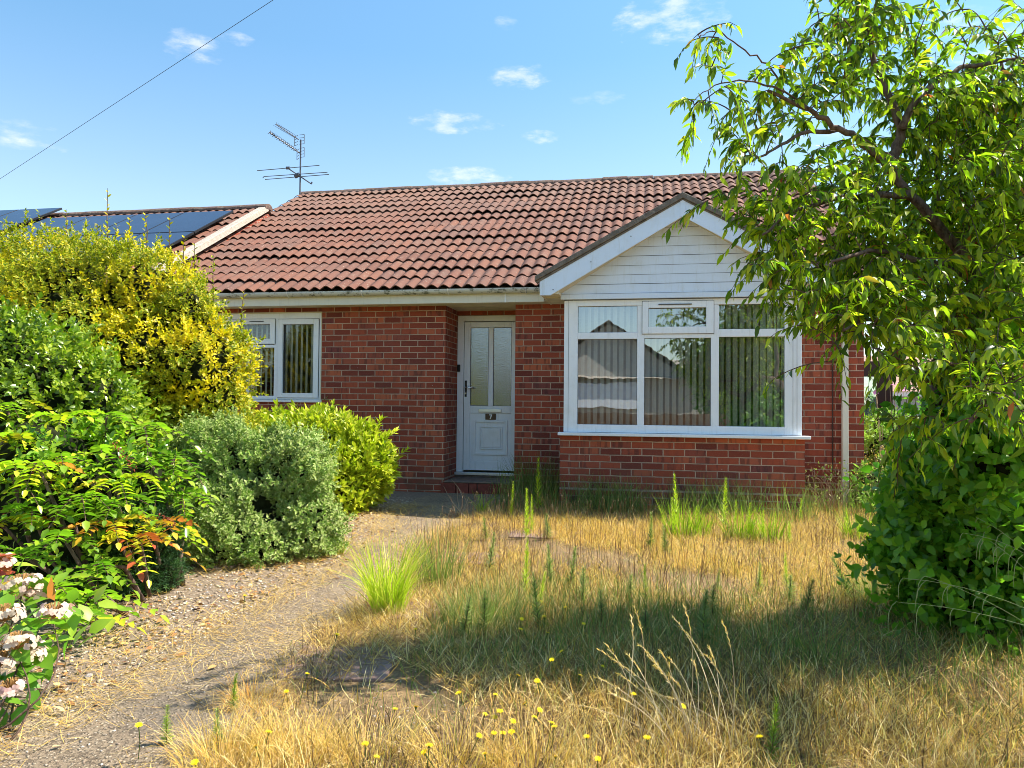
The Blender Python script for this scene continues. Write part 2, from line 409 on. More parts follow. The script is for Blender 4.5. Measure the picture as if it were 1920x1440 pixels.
# ================================================================ GROUND
def sheet(name, poly, z, mat, kind='structure', label=None):
    me = bpy.data.meshes.new(name); me.from_pydata([(float(p[0]), float(p[1]), z) for p in poly], [], [tuple(range(len(poly)))]); me.update()
    o = link_mesh(me, name, mat); o['kind'] = kind
    if label: o['label'] = label
    return o
def ground_mat():
    t = NT('dry_ground', .95, .1)
    a = t.ramp(t.noise(1.3, 6, .65), [(.3, (.17, .11, .06)), (.5, (.30, .195, .095)), (.7, (.42, .29, .14))])
    b = t.mix(t.smooth(t.noise(45, 5, .75), .45, .65), a, (.13, .085, .05))
    b = t.mix(t.math('MULTIPLY', t.smooth(t.noise(3, 4), .55, .7), .5), b, (.20, .19, .08))
    t.color(b); t.bump(t.noise(50, 6, .7), 1.0, .02); return t.m
M['ground'] = ground_mat()
def path_mat():
    t = NT('old_concrete', .92, .15)
    a = t.ramp(t.noise(2.2, 6, .7), [(.3, (.22, .16, .105)), (.7, (.37, .28, .18))])
    v = t.n.new('ShaderNodeTexVoronoi'); v.inputs['Scale'].default_value = 62; t.l.new(t.pos(), v.inputs['Vector'])
    sp = t.smooth(v.outputs['Distance'], .18, .42)
    a = t.mix(t.math('MULTIPLY', t.math('SUBTRACT', 1.0, sp), .7), a, (.56, .46, .33))
    a = t.mix(t.math('MULTIPLY', t.smooth(t.noise(75, 5, .75), .47, .58), .75), a, (.07, .05, .035))
    a = t.mix(t.math('MULTIPLY', t.smooth(t.noise(.9, 4), .50, .65), .5), a, (.15, .125, .10))
    ck = t.n.new('ShaderNodeTexVoronoi'); ck.feature = 'DISTANCE_TO_EDGE'; ck.inputs['Scale'].default_value = .95; wv = t.n.new('ShaderNodeVectorMath'); wv.operation = 'ADD'; t.l.new(t.pos(), wv.inputs[0]); nn_ = t.n.new('ShaderNodeTexNoise'); nn_.inputs['Scale'].default_value = 3.5; nn_.inputs['Detail'].default_value = 6; t.l.new(t.pos(), nn_.inputs['Vector']); t.l.new(nn_.outputs['Color'], wv.inputs[1]); t.l.new(wv.outputs[0], ck.inputs['Vector'])
    cr = t.math('SUBTRACT', 1.0, t.smooth(ck.outputs['Distance'], .003, .010))
    pass
    t.color(a); t.bump(t.math('ADD', t.math('ADD', t.noise(80, 6, .7), t.math('MULTIPLY', sp, -.6)), 0.0), 1.0, .010); return t.m
M['path'] = path_mat()
M['gravel'] = simple('gravel_base', (.24, .18, .13), .95, .1, var=.5, scale=40, bump=1)
me = bpy.data.meshes.new('ground'); me.from_pydata([(-300, -300, 0), (300, -300, 0), (300, 300, 0), (-300, 300, 0)], [], [(0, 1, 2, 3)])
tag(link_mesh(me, 'ground', M['ground']), kind='structure')
path_R = [(-.70, 0.02), (-.62, -.9), (-.72, -1.9), (-.85, -2.8), (-.78, -3.6), (-.58, -4.5), (-.60, -5.1), (-.62, -5.6), (-.50, -6.0), (-.42, -6.5), (-.32, -7.0), (-.15, -7.7), (.3, -9.5)]
path_L = [(-1.62, 0.02), (-1.75, -.7), (-1.72, -1.5), (-1.65, -2.3), (-1.38, -3.1), (-1.30, -3.9), (-1.20, -4.6), (-1.22, -5.2), (-1.2, -5.8), (-1.22, -6.4), (-1.2, -7.0), (-1.1, -7.7), (-.9, -9.5)]
def wob(pts, a, seed):
    g = np.random.default_rng(seed); out = []
    for i in range(len(pts)-1):
        for k in range(9):
            f = k/9; x = pts[i][0]*(1-f)+pts[i+1][0]*f; y = pts[i][1]*(1-f)+pts[i+1][1]*f
            out.append((x+g.normal(0, a)+.035*math.sin(len(out)*.55+seed)+.02*math.sin(len(out)*1.3), y))
    return out+[pts[-1]]
sheet('path', wob(path_R, .018, 1)+wob(path_L, .018, 2)[::-1], .006, M['path'])
gravel_edge = [(-1.9, .0), (-3.2, 0), (-6, -.5), (-6, -9.5), (-1.0, -9.5)]
sheet('gravel_bed', [(p[0]+.03, p[1]) for p in path_L[:-1]]+[(-.9, -9.5), (-6, -9.5), (-6, -.02), (-1.62, -.02)], .003, M['gravel'])
sheet('road', [(-60, -19), (60, -19), (60, -13), (-60, -13)], .004, M['asphalt'])

# stepping slabs, weathered pink
def slab(c, sx, sy, rot, label):
    mb = MB(); ca, sa = math.cos(rot), math.sin(rot)
    P = [(c[0]+ca*a*sx-sa*b_*sy, c[1]+sa*a*sx+ca*b_*sy) for a, b_ in ((-.5, -.5), (.5, -.5), (.5, .5), (-.5, .5))]
    vs = [(x, y, -.01) for x, y in P]+[(x, y, .012) for x, y in P]
    mb.add(vs, [(4, 5, 6, 7), (0, 1, 5, 4), (1, 2, 6, 5), (2, 3, 7, 6), (3, 0, 4, 7)])
    tag(mb.build('paving_slab', M['slab'], bevel=.006), label, 'paving slab', 'pink slabs sunk in the lawn')
M['slab'] = moss('pink_slab', (.20, .125, .095), (.30, .20, .16), (.16, .11, .06), .5)
slab(gnd(880, 1048), .42, .40, .1, 'weathered pink slab in the lawn just behind the right of the bright grass clump')
slab(gnd(1000, 1003), .40, .34, .1, 'small pink slab in the dry grass in front of the door step')
slab(gnd(815, 1145), .42, .38, .12, 'pink slab in the lawn to the right of the foot of the bright grass clump')
slab(gnd(640, 1245), .46, .40, .15, 'pinkish slab in dappled shade by the path edge, nearest the camera')

# ================================================================ BUNGALOW
GP = .5452                                    # roof slope
A = math.atan(GP); CA, SA = math.cos(A), math.sin(A)
XL, XR = -5.78, 3.31
house = empty('brick_bungalow', (0, 0, 0), 'red brick bungalow with a white gabled bay window and a red pantile roof', 'house')
def wall_with_holes(mb, x0, x1, z0, z1, y0, y1, holes):
    xs = sorted({x0, x1, *[h[0] for h in holes], *[h[1] for h in holes]})
    for a, b_ in zip(xs, xs[1:]):
        cut = sorted([(h[2], h[3]) for h in holes if h[0] <= a+1e-6 and h[1] >= b_-1e-6]); z = z0
        for c0, c1 in cut:
            if c0 > z: mb.box(a, b_, y0, y1, z, c0)
            z = c1
        if z < z1: mb.box(a, b_, y0, y1, z, z1)
XCL, XDR, YD = -1.585, -.697, .567
WX0, WX1, WZ0, WZ1 = -4.75, -3.235, 1.14, 2.27
mb = MB()
wall_with_holes(mb, XL, XCL, -.1, 2.345, 0, .22, [(WX0, WX1, WZ0-.02, WZ1)])
mb.box(XDR, -.02, 0, .22, -.1, 2.345)
mb.box(2.52, XR, 0, .22, -.1, 2.345)
mb.box(XCL-.22, XCL, .2201, .85, -.1, 2.345)         # left reveal
mb.box(XDR, XDR+.22, .2201, .85, -.1, 2.345)
mb.box(XCL+.001, XDR-.001, YD+.02, .8, 2.275, 2.345)       # over the door
mb.box(XR-.22, XR, .2201, 8.9, -.1, 2.345)
mb.box(XL, XL+.22, .2201, 8.9, -.1, 2.345)
mb.box(XL+.22, XR-.22, 8.7, 8.9, -.1, 2.345)
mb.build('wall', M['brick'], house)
# gable end walls (triangles) at both ends
for xx in (XL+.02, XR-.22):
    mb = MB(); mb.prism_x([(0.1, 2.345), (8.9, 2.345), (4.5, 4.95)], xx, xx+.2); mb.build('gable_wall', M['brick'], house)
bay = MB(); bay.box(-.04, 2.52, -.826+.008, -.62, -.1, .772); bay.box(-.04, .16, -.6199, 0.0, -.1, .772); bay.box(2.32, 2.52, -.6199, 0.0, -.1, .772)
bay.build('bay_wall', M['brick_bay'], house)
# inside: floor, ceiling, back partitions so the windows look into dim rooms
mb = MB(); mb.box(XL+.22, XR-.22, .22, 8.7, .10, .14); mb.box(.0, 2.5, -.62, .22, .10, .14); mb.build('floor', M['carpet'], house)
mb = MB(); mb.box(XL+.22, XCL-.22, .22, 8.7, 2.35, 2.37); mb.box(XDR+.22, XR-.22, .22, 8.7, 2.35, 2.37)
mb.box(.02, 2.5, -.62, .22, 2.35, 2.37)
mb.box(-.45, -.40, .22, 4.2, .14, 2.35); mb.box(-.40, 3.09, 4.2, 4.25, .14, 2.35); mb.box(XL+.22, -1.9, 3.4, 3.45, .14, 2.35); mb.box(-1.9, -1.85, .85, 3.4, .14, 2.35)
mb.build('inside_wall', M['plaster'], house)
mb = MB(); mb.box(XCL-.1, XDR+.1, .80, .84, -.1, 2.6); mb.build('back_wall', M['plaster'], house)

# ---- fascia, soffit, gutter
for xa, xb in ((XL-.05, -.30), (2.80, XR+.08)):
    mb = MB(); mb.box(xa, xb, -.300, -.275, 2.325, 2.475); mb.build('fascia', M['cream'], house, bevel=.003)
mb = MB(); mb.box(2.52, XR+.08, -.275, 0, 2.335, 2.3445); mb.build('soffit', M['soffit'], house)
mb = MB(); mb.box(XL-.05, XCL-.001, -.275, -.0, 2.335, 2.3445); mb.box(XCL, XDR, -.275, .80, 2.335, 2.3445); mb.box(XDR+.001, .0, -.275, -.0, 2.335, 2.3445)
mb.build('soffit', M['soffit'], house)
def gutter(x0, x1, z, name='gutter'):
    mb = MB(); n = 10; ro, ri = .058, .052; yc = -.358
    for xa, xb in ((x0, x1),):
        prof = [(yc+ro*math.cos(math.pi+math.pi*i/n), z+ro*math.sin(math.pi+math.pi*i/n)*.95) for i in range(n+1)]
        prof += [(yc+ri*math.cos(2*math.pi-math.pi*i/n), z+ri*math.sin(2*math.pi-math.pi*i/n)*.95) for i in range(n+1)]
        mb.prism_x(prof, xa, xb)
    mb.box(x0-.003, x0+.003, yc-ro, yc+ro, z-.05, z); mb.box(x1-.003, x1+.003, yc-ro, yc+ro, z-.05, z)
    g_ = mb.build(name, M['gutter'], house)
    for px in ((539, 678, 840, 985) if x0 < 0 else ()):
        xx = at(px, 550, -.40)[0]; b_ = MB()
        b_.tube([(xx, yc+(ro+.006)*math.cos(math.pi+math.pi*i/8), z+(ro+.006)*math.sin(math.pi+math.pi*i/8)) for i in range(9)], .006, 6)
        b_.box(xx-.012, xx+.012, -.302, -.300, z-.05, z+.02)
        b_.build('gutter_bracket', M['cream'], g_)
    return g_
gutter(XL, -.27, 2.482); gutter(2.83, XR+.1, 2.482)
mb = MB(); mb.tube([(-.30, -.37, 2.505), (-.24, -.37, 2.505)], .055, 12); mb.build('gutter_end_cap', M['white'], house)
mb = MB(); mb.box(-.776, -.758, -.304, -.3003, 2.323, 2.478); mb.build('fascia_joint', M['white'], house)
# ---- downpipe
mb = MB(); mb.box(3.055, 3.12, -.115, -.05, -.02, 2.20); mb.box(3.05, 3.125, -.12, -.045, .27, .30)
mb.box(3.05, 3.125, -.12, -.045, 2.17, 2.20); mb.tube([(3.087, -.083, 2.19), (3.087, -.12, 2.26), (3.087, -.33, 2.36), (3.087, -.36, 2.44)], .036, 10)
dp = mb.build('downpipe', M['cream'], house, bevel=.008)
mb = MB(); mb.rod((2.973, -.012, .42), (2.973, -.012, 2.33), .006); mb.rod((2.973, -.012, .42), (2.945, -.02, .33), .004)
mb.build('cable', M['brown'], house)

# ---- main roof
ROOF0, RL = 2.52, 4.88/CA
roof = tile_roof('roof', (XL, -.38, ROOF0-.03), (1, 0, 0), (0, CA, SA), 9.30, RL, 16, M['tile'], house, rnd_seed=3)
mb = MB()                                       # deck under the tiles, back slope
mb.add([(XL+.02, -.30, ROOF0-.035), (XR+.15, -.30, ROOF0-.035), (XR+.15, 4.5, ROOF0+4.80*GP-.03), (XL+.02, 4.5, ROOF0+4.80*GP-.03), (XR+.15, 9.3, ROOF0-.035), (XL+.02, 9.3, ROOF0-.035)],
       [(0, 1, 2, 3), (3, 2, 4, 5)])
mb.build('roof_deck', M['verge'], roof)
mb = MB()                                       # ridge tiles, each slightly out of line
x = XL; g = np.random.default_rng(5)
while x < XR+.2:
    dz = g.normal(0, .006); n = 8; ra = .105
    pr = [(4.5+ra*1.1*math.cos(math.pi*i/n), 5.10+dz+ra*math.sin(math.pi*i/n)) for i in range(n+1)]
    mb.prism_x(pr, x, x+.445); x += .45
mb.build('ridge_tile', M['ridge'], roof)
mb = MB()
for xx in (XR+.13,): mb.prism_x([(-.36, ROOF0-.06), (-.36, ROOF0), (4.5, 5.18), (4.5, 5.12)], xx, xx+.07)
mb.build('verge', M['verge'], roof)

# ---- bay gable
AX = 1.262; HALF = 1.53; GY = -1.10
gab = MB()
def gz(x, off=0.0): return 3.335-abs(x-AX)*GP+off        # top line of verge
sl = (CA, 0, SA)
lx0 = AX-HALF
tile_roof('gable_roof', (lx0, .10+1.2, gz(lx0)-.045), (0, -1, 0), (CA, 0, SA), 2.40, HALF/CA, 5, M['tile'], house, rnd_seed=8)
tile_roof('gable_roof', (AX+HALF, -1.10, gz(AX+HALF)-.045), (0, 1, 0), (-CA, 0, SA), 2.40, HALF/CA, 5, M['tile'], house, rnd_seed=9)
mb = MB()
mb.prism([(lx0-.02, gz(lx0)-.01), (AX, gz(AX)), (AX+HALF+.02, gz(lx0)-.01), (AX+HALF+.02, gz(lx0)-.065), (AX, gz(AX)-.062), (lx0-.02, gz(lx0)-.065)], GY-.03, GY+.05)
mb.prism([(lx0-.02, gz(lx0)-.0655), (AX, gz(AX)-.0625), (AX+HALF+.02, gz(lx0)-.0655), (AX+HALF+.0, gz(lx0)-.085), (AX, gz(AX)-.08), (lx0, gz(lx0)-.085)], GY-.012, GY+.05)
mb.build('verge', M['verge'], house, bevel=.006)
BO = -.078                                     # barge boards
mb = MB()
i0x, i0z = -.12, 2.285
def barge(sgn):
    f = lambda x: AX+sgn*(x-AX)
    P = [(f(lx0+.03), gz(lx0+.03)+BO), (f(AX), gz(AX)+BO), (f(AX), 3.085), (f(i0x), i0z), (f(-.235), i0z)]
    if sgn < 0: P = P[::-1]
    return P
for sg in (1, -1):
    mb = MB(); mb.prism(barge(sg), GY, GY+.022); bb = mb.build('bargeboard', M['white_board'], house, bevel=.002)
mb = MB(); mb.box(AX-.028, AX+.028, GY-.006, GY-.0005, 3.08, 3.258); mb.build('apex_cover', M['white_board'], house, bevel=.002)
for (px, py) in ((1286-8, 393), (1183, 443), (1108, 491), (1037, 543)): 
    mb = MB(); p_ = at(px, py, GY); mb.rod((p_[0], GY-.003, p_[2]), (p_[0], GY+.003, p_[2]), .006, 8); mb.build('screw_head', M['black'], bb)
mb = MB()                                      # underside between barge board and cladding
for sg in (1, -1):
    f = lambda x: AX+sg*(x-AX)
    P = [(f(lx0+.04), 2.30), (f(-.03), 2.30), (f(-.03), 2.335), (f(AX), 3.14), (f(AX), 3.19), (f(lx0+.04), 2.39)]
    mb.prism(P if sg > 0 else P[::-1], GY+.0225, -.84)
mb.box(lx0+.04, lx0+.06, GY+.0225, -.28, 2.29, 2.44); mb.box(2*AX-lx0-.06, 2*AX-lx0-.04, GY+.0225, -.28, 2.29, 2.44)
mb.box(lx0+.0605, -.03, -.8395, -.28, 2.295, 2.305); mb.box(2*AX+.03, 2*AX-lx0-.0605, -.8395, -.28, 2.295, 2.305)
mb.build('soffit', M['soffit'], house)
cl = MB()                                      # shiplap boards
z = 2.325; g = np.random.default_rng(2); YC = -.872
cl.box(-.035, 2.555, YC-.012, -.84, 2.268, 2.322)                      # bottom drip board
k = 0
while z < 3.10:
    z1 = min(z+.0985, 3.13); hw0 = min(1.29, (3.16-z)/GP); hw1 = min(1.29, max(.02, (3.16-z1)/GP))
    gap = .0045 if k in (1, 4) else .0022
    cl.prism([(AX-hw0, z+gap), (AX+hw0, z+gap), (AX+hw1, z1), (AX-hw1, z1)], YC+g.normal(0, .0006), -.85)
    z += .1005; k += 1
cl.build('cladding', M['white_board'], house)
mb = MB(); mb.prism([(-.03, 2.32), (2.55, 2.32), (AX, 3.17)], YC+.006, -.8505); mb.build('cladding_gap', M['groove'], house)
mb = MB(); mb.prism([(.0, 2.34), (2.5, 2.34), (AX, 3.1)], -.84, -.6); mb.build('gable_core', M['plaster'], house)
mb = MB(); mb.prism([(-.2, 2.345), (2.72, 2.345), (AX, 3.15)], .2, .25); mb.build('gable_core', M['plaster'], house)

# ---- windows
def window(name, parent, x0, x1, z0, z1, y, label, fr, bars, panes, openers, sill, depth=.07):
    w_ = MB(); frame(w_, x0, x1, z0, z1, fr, y, y+depth)
    for b_ in bars: w_.box(b_[0], b_[1], y+.004, y+depth, b_[2], b_[3])
    wo_ = w_.build(name, M['white'], parent, bevel=.004)
    wo_['label'] = label
    for (a, b_, c, d) in panes:
        g_ = MB(); g_.add([(a-.004, y+.036, c-.004), (b_+.004, y+.036, c-.004), (b_+.004, y+.036, d+.004), (a-.004, y+.036, d+.004)], [(0, 1, 2, 3)]); g_.build('pane', M['glass'] if name == 'bay_window' else M['glass_side'], wo_)
        k_ = MB(); frame(k_, a-.001, b_+.001, c-.001, d+.001, .004, y+.026, y+.0335); k_.build('gasket', M['rubber'], wo_)
    for (a, b_, c, d, t_) in openers:
        o_ = MB(); frame(o_, a, b_, c, d, t_, y-.014, y+.02); oo = o_.build('opening_sash', M['white'], wo_, bevel=.004)
        s_ = MB(); frame(s_, a-.005, b_+.005, c-.005, d+.005, .0055, y-.002, y+.003); s_.build('gasket', M['rubber'], wo_)
    return wo_
YB = -.826
bw = window('bay_window', house, .0, 2.49, .815, 2.262, YB, 'wide white three-light bay window with vertical blinds',
            (.150, .170, .066, .085),
            [(.796, .872, .90, 2.196), (1.571, 1.653, .90, 2.196), (.150, .796, 1.834, 1.906), (.872, 1.571, 1.841, 1.962), (1.653, 2.32, 1.850, 1.932)],
            [(.150, .796, 1.906, 2.196), (.150, .796, .90, 1.834), (.915, 1.521, 1.962, 2.166), (.872, 1.571, .90, 1.841), (1.653, 2.32, 1.932, 2.196), (1.653, 2.32, .90, 1.850)],
            [(.850, 1.598, 1.887, 2.238, (.065, .077, .072, .075))], None)
for xx in (.048, 2.40, 2.44):
    mb = MB(); mb.box(xx, xx+.003, YB-.002, YB-.0005, .82, 2.26); mb.build('joint_line', M['rubber'], bw)
mb = MB(); mb.box(1.02, 1.37, YB-.026, YB-.0145, 2.196, 2.207); mb.build('trickle_vent', M['rubber'], bw, bevel=.002)
mb = MB(); mb.box(-.055, 2.565, -.905, -.79, .778, .812); mb.build('sill', M['white'], bw, bevel=.006)
for xx in (.0, 2.44):
    mb = MB(); mb.box(xx, xx+.05, -.755, -.0005, .812, 2.262); mb.build('bay_cheek', M['white'], bw)
fw_ = window('window', house, WX0, WX1, WZ0, WZ1, .012, 'white side window half hidden behind the golden shrub', (.04, .04, .075, .05),
             [(-3.905, -3.83, 1.19, 2.2), (-4.70, -3.905, 1.82, 1.86), (-4.30, -4.26, 1.19, 1.82)],
             [(-3.782, -3.352, 1.228, 2.122), (-4.55, -3.962, 1.937, 2.126), (-4.26, -3.907, 1.19, 1.82), (-4.71, -4.30, 1.19, 1.82)],
             [(-3.845, -3.282, 1.168, 2.19, (.063, .07, .068, .06)), (-4.62, -3.892, 1.868, 2.195, (.07, .07, .069, .069))], None)
mb = MB(); mb.box(-4.25, -4.05, -.012, -.002, 2.158, 2.168); mb.build('trickle_vent', M['rubber'], fw_, bevel=.002)
mb = MB(); mb.box(WX0-.02, WX1+.012, -.035, .08, 1.108, 1.138); mb.build('sill', M['white'], fw_, bevel=.005)
mb = MB(); frame(mb, WX0-.001, WX1+.001, 1.1385, WZ1+.012, (.012, .012, .014, .0), -.004, .0115) ; mb.build('sealant', M['soffit'], fw_)
# vertical blinds, hung inside
def blinds(x0, x1, z0, z1, y, parent, pitch=.0715, ang=38, wide=.058, closed=None):
    x = x0; g = np.random.default_rng(int(abs(x0)*100)); n = 0
    mb_ = MB()
    while x < x1:
        an = R(ang+g.normal(0, 3))
        if closed and x > closed: an = R(14)
        dx, dy = math.cos(an)*wide/2, math.sin(an)*wide/2
        q = (x-dx, y+dy), (x, y-.004), (x+dx, y-dy)
        zb = z0+g.normal(0, .004)
        vs = [(a, b_, zb) for a, b_ in q]+[(a, b_, z1) for a, b_ in q]
        mb_.add(vs, [(0, 1, 4, 3), (1, 2, 5, 4)])
        x += pitch; n += 1
    o = mb_.build('vertical_blind', M['blind'], parent)
    hr = MB(); hr.box(x0-.04, x1, y-.03, y+.03, z1, z1+.03); hr.build('head_rail', M['white'], o)
blinds(.12, 2.40, .86, 2.26, -.66, bw, closed=1.98)
blinds(-4.72, -3.25, 1.15, 2.24, .135, fw_, ang=36)

# ---- front door
door = MB()
frame(door, -1.578, -.704, .214, 2.272, (.088, .07, .075, .0), YD, YD+.07)
do = door.build('front_door', M['white'], house, bevel=.004); do['label'] = 'white panelled front door with two tall obscure glass panes'
lf = MB(); X0, X1, Z0, Z1 = -1.488, -.776, .236, 2.190; yl = YD+.012
lf.box(X0, -1.404, yl, yl+.045, Z0, Z1); lf.box(-.852, X1, yl, yl+.045, Z0, Z1)
lf.box(-1.404, -.852, yl, yl+.045, 2.115, Z1); lf.box(-1.404, -.852, yl, yl+.045, .985, 1.083); lf.box(-1.404, -.852, yl, yl+.045, Z0, .36)
lf.box(-1.159, -1.094, yl+.001, yl+.045, 1.083, 2.115)
lf.box(-1.404, -.852, yl+.010, yl+.045, .36, .985)
leaf = lf.build('door_leaf', M['white'], do, bevel=.005)
for a, b_ in ((-1.404, -1.159), (-1.094, -.852)):
    g_ = MB(); g_.box(a+.002, b_-.002, yl+.018, yl+.024, 1.085, 2.113); g_.build('pane', M['frost'], do)
    k_ = MB(); frame(k_, a, b_, 1.083, 2.115, .005, yl+.008, yl+.0175); k_.build('gasket', M['rubber'], do)
pn = MB(); frame(pn, -1.355, -.894, .436, .895, .032, yl-.006, yl+.0095); frame(pn, -1.268, -.965, .512, .811, .014, yl-.003, yl+.0095)
pn.box(-1.245, -.988, yl-.001, yl+.0095, .535, .788)
pn.build('raised_panel', M['white'], do, bevel=.005)
lp = MB(); lp.box(-1.285, -.977, yl-.018, yl-.0005, 1.0, 1.047); lp.build('letter_plate', M['brass'], do, bevel=.006)
pq = MB(); pq.box(-1.192, -1.052, yl-.008, yl-.0005+.01, .902, .980); pq.build('number_plaque', M['plaque'], do, bevel=.002)
nm = MB(); nm.prism([(-1.140, .972), (-1.140, .960), (-1.118, .958), (-1.134, .912), (-1.120, .910), (-1.100, .962), (-1.100, .972)], yl-.0105, yl-.0085); nm.build('numeral', M['white'], do)
hd = MB(); hd.box(-1.474, -1.446, yl-.010, yl-.0005, 1.20, 1.415); hd.build('handle_plate', M['black'], do, bevel=.004)
hd = MB(); hd.tube([(-1.460, yl-.01, 1.325), (-1.460, yl-.05, 1.325), (-1.452, yl-.056, 1.325), (-1.35, yl-.056, 1.318)], .009, 8); hd.build('lever_handle', M['chrome'], do, smooth=True)
hd = MB(); hd.rod((-1.460, yl-.010, 1.245), (-1.460, yl-.016, 1.245), .011, 10); hd.build('key_cylinder', M['chrome'], do)
hd = MB(); hd.box(-1.572, -1.534, YD-.024, YD-.0005, 1.53, 1.625); db = hd.build('video_doorbell', M['black'], do, bevel=.004)
th = MB(); th.box(-1.584, -.698, YD-.07, YD+.07, .178, .2135); th.build('threshold', M['brass'], do, bevel=.004)
gs = MB(); gs.box(-1.4885, -1.4860, YD-.001, YD+.012, .236, 2.19); gs.box(-1.4855, -.776, YD-.001, YD+.0118, 2.19, 2.1925); gs.build('gasket', M['rubber'], do)
st = MB(); st.box(XCL+.002, XDR-.002, -.01, YD-.07+.3, -.05, .135-.002); st.build('step_core', M['concrete_step'], house)
st = MB(); st.box(XCL+.001, XDR-.001, -.03, YD+.05, .133, .150); st.box(XCL+.001, XDR-.001, YD-.05, YD+.05, .1502, .1775); st.build('door_step', M['concrete_step'], house, bevel=.006)
qt = MB(); x = -1.62
for wd in (.20, .165, .105, .165, .105, .165):
    qt.box(x+.006, x+wd-.006, -.045, -.011, -.02, .128); x += wd
qt.build('step_tile', M['quarry'], house, bevel=.003)

# ---- aerial on the ridge end
YA = 4.4
aer = empty('tv_aerial', at(563, 362, YA), 'dark television aerial mast with rods above the left ridge end of the brick house', 'aerial')
P = lambda px, py, dy=0.0: at(px, py, YA+dy)
top = P(564, 262); bot = P(562.5, 364)
mb = MB(); mb.rod(bot-np.array([0, 0, .15]), top, .016, 8); mb.build('mast', M['metal'], aer)
mb = MB()
for a, b_ in (((482, 320), (599, 310)), ((495, 331), (614, 323)), ((497, 336.5), (617, 327))): mb.rod(P(*a), P(*b_), .007)
mb.rod(P(539, 315), P(584, 345), .012); mb.rod(P(495, 331), P(492.5, 334), .007); mb.rod(P(584, 345), P(585, 341), .014)
mb.tube([P(553, 331), P(561, 327)], .045, 8); mb.tube([P(537, 315), P(543, 315)], .03, 8)
mb.build('radio_dipole', M['metal'], aer)
for (tipx, tipy, endx, endy, sz) in ((517, 233, 560, 262, .6), (505, 248, 562, 287, 1.0)):
    a = P(tipx, tipy, -.55); b_ = P(endx, endy, 0); mb = MB(); mb.rod(a, b_, .009*sz+.003)
    d = (b_-a)/np.linalg.norm(b_-a); side = np.cross(d, (0, 0, 1)); side /= np.linalg.norm(side); uph = np.cross(side, d)
    n = 13
    for i in range(n):
        c = a+(b_-a)*(i+.3)/(n+1.5); mb.rod(c-side*.075, c+side*.075, .004*sz+.001); mb.rod(c, c+uph*.045, .006*sz)
    for s_ in (-1, 1):                          # reflector grids
        for j in range(4): mb.rod(b_+side*s_*.02+np.array([0, 0, -.09+.06*j]), b_+side*s_*.13+d*.02+np.array([0, 0, -.09+.06*j]), .005)
        mb.rod(b_+side*s_*.13+d*.02+np.array([0, 0, -.09]), b_+side*s_*.13+d*.02+np.array([0, 0, .09]), .006)
    mb.build('yagi', M['metal'], aer)
# ---- overhead wires
def wire(name, a, b_, sag, r, label):
    pts = [np.array(a)*(1-t)+np.array(b_)*t-np.array([0, 0, sag*4*t*(1-t)]) for t in np.linspace(0, 1, 24)]
    mb_ = MB(); mb_.tube(pts, r, 6); tag(mb_.build(name, M['cable'], smooth=True), label, 'cable')
a, b_ = at(515, -2, 4.0), at(2, 334, 9.0)
wire('overhead_cable', a+(a-b_)*1.2, b_+(b_-a)*.5, .0, .0055, 'black overhead cable crossing the sky at upper left')
a, b_ = at(1895, -4, 8.0), at(1832, 52, 16.0)
wire('overhead_cable', a+(a-b_)*.8, b_+(b_-a)*1.0, .0, .006, 'left one of two thin wires in the sky behind the tree')
a, b_ = at(1905, -4, 8.0), at(1838, 60, 16.0)
wire('overhead_cable', a+(a-b_)*.8, b_+(b_-a)*1.0, .0, .006, 'right one of two thin wires in the sky behind the tree')

# ================================================================ NEIGHBOUR ON THE LEFT
nb = empty('brick_bungalow', (-9, 2.5, 0), 'neighbouring bungalow at far left whose tiled roof carries solar panels', 'house')
k2 = .5566; A2 = math.atan(k2); C2, S2 = math.cos(A2), math.sin(A2); NRY, NRZ, NVX = 2.87, 4.50, -5.56
NE = -.85; L2 = (NRY-NE)/C2; W2 = 9.0
nroof = tile_roof('roof', (NVX-.16-W2, NE, NRZ-(NRY-NE)*k2-.05), (1, 0, 0), (0, C2, S2), W2, L2, 12, M['tile'], nb, rnd_seed=21)
mb = MB(); z0 = NRZ-(NRY-NE)*k2
mb.prism_x([(NE, z0-.10), (NE, z0+.01), (NRY, NRZ+.01), (NRY, NRZ-.10)], NVX-.145, NVX-.01); mb.build('verge', M['verge_pale'], nroof, bevel=.008)
mb = MB(); x = NVX-W2
g = np.random.default_rng(11)
while x < NVX-.44:
    dz = g.normal(0, .005); pr = [(NRY+.13*math.cos(math.pi*i/8), NRZ-.075+dz+.095*math.sin(math.pi*i/8)) for i in range(9)]; mb.prism_x(pr, x, x+.445); x += .45
mb.build('ridge_tile', M['ridge'], nroof)
mb = MB(); mb.add([(NVX-W2, NE, z0-.08), (NVX-.02, NE, z0-.08), (NVX-.02, NRY, NRZ-.06), (NVX-W2, NRY, NRZ-.06), (NVX-.02, 6.6, z0-.08), (NVX-W2, 6.6, z0-.08)], [(0, 1, 2, 3), (3, 2, 4, 5)])
mb.build('roof_deck', M['verge'], nroof)
mb = MB(); mb.box(NVX-W2, NVX-.23, -.5, -.3, -.1, 2.5); mb.box(NVX-.45, NVX-.235, -.2999, -.002, -.1, 2.9)
mb.prism_x([(-.5, 2.3), (6.4, 2.3), (NRY, 4.35)], NVX-.12, NVX-.02)
mb.build('wall', M['brick'], nb)
mb = MB(); mb.box(NVX-W2, NVX-.1, NE+.02, NE+.045, z0-.22, z0-.09); mb.build('fascia', M['cream'], nb)
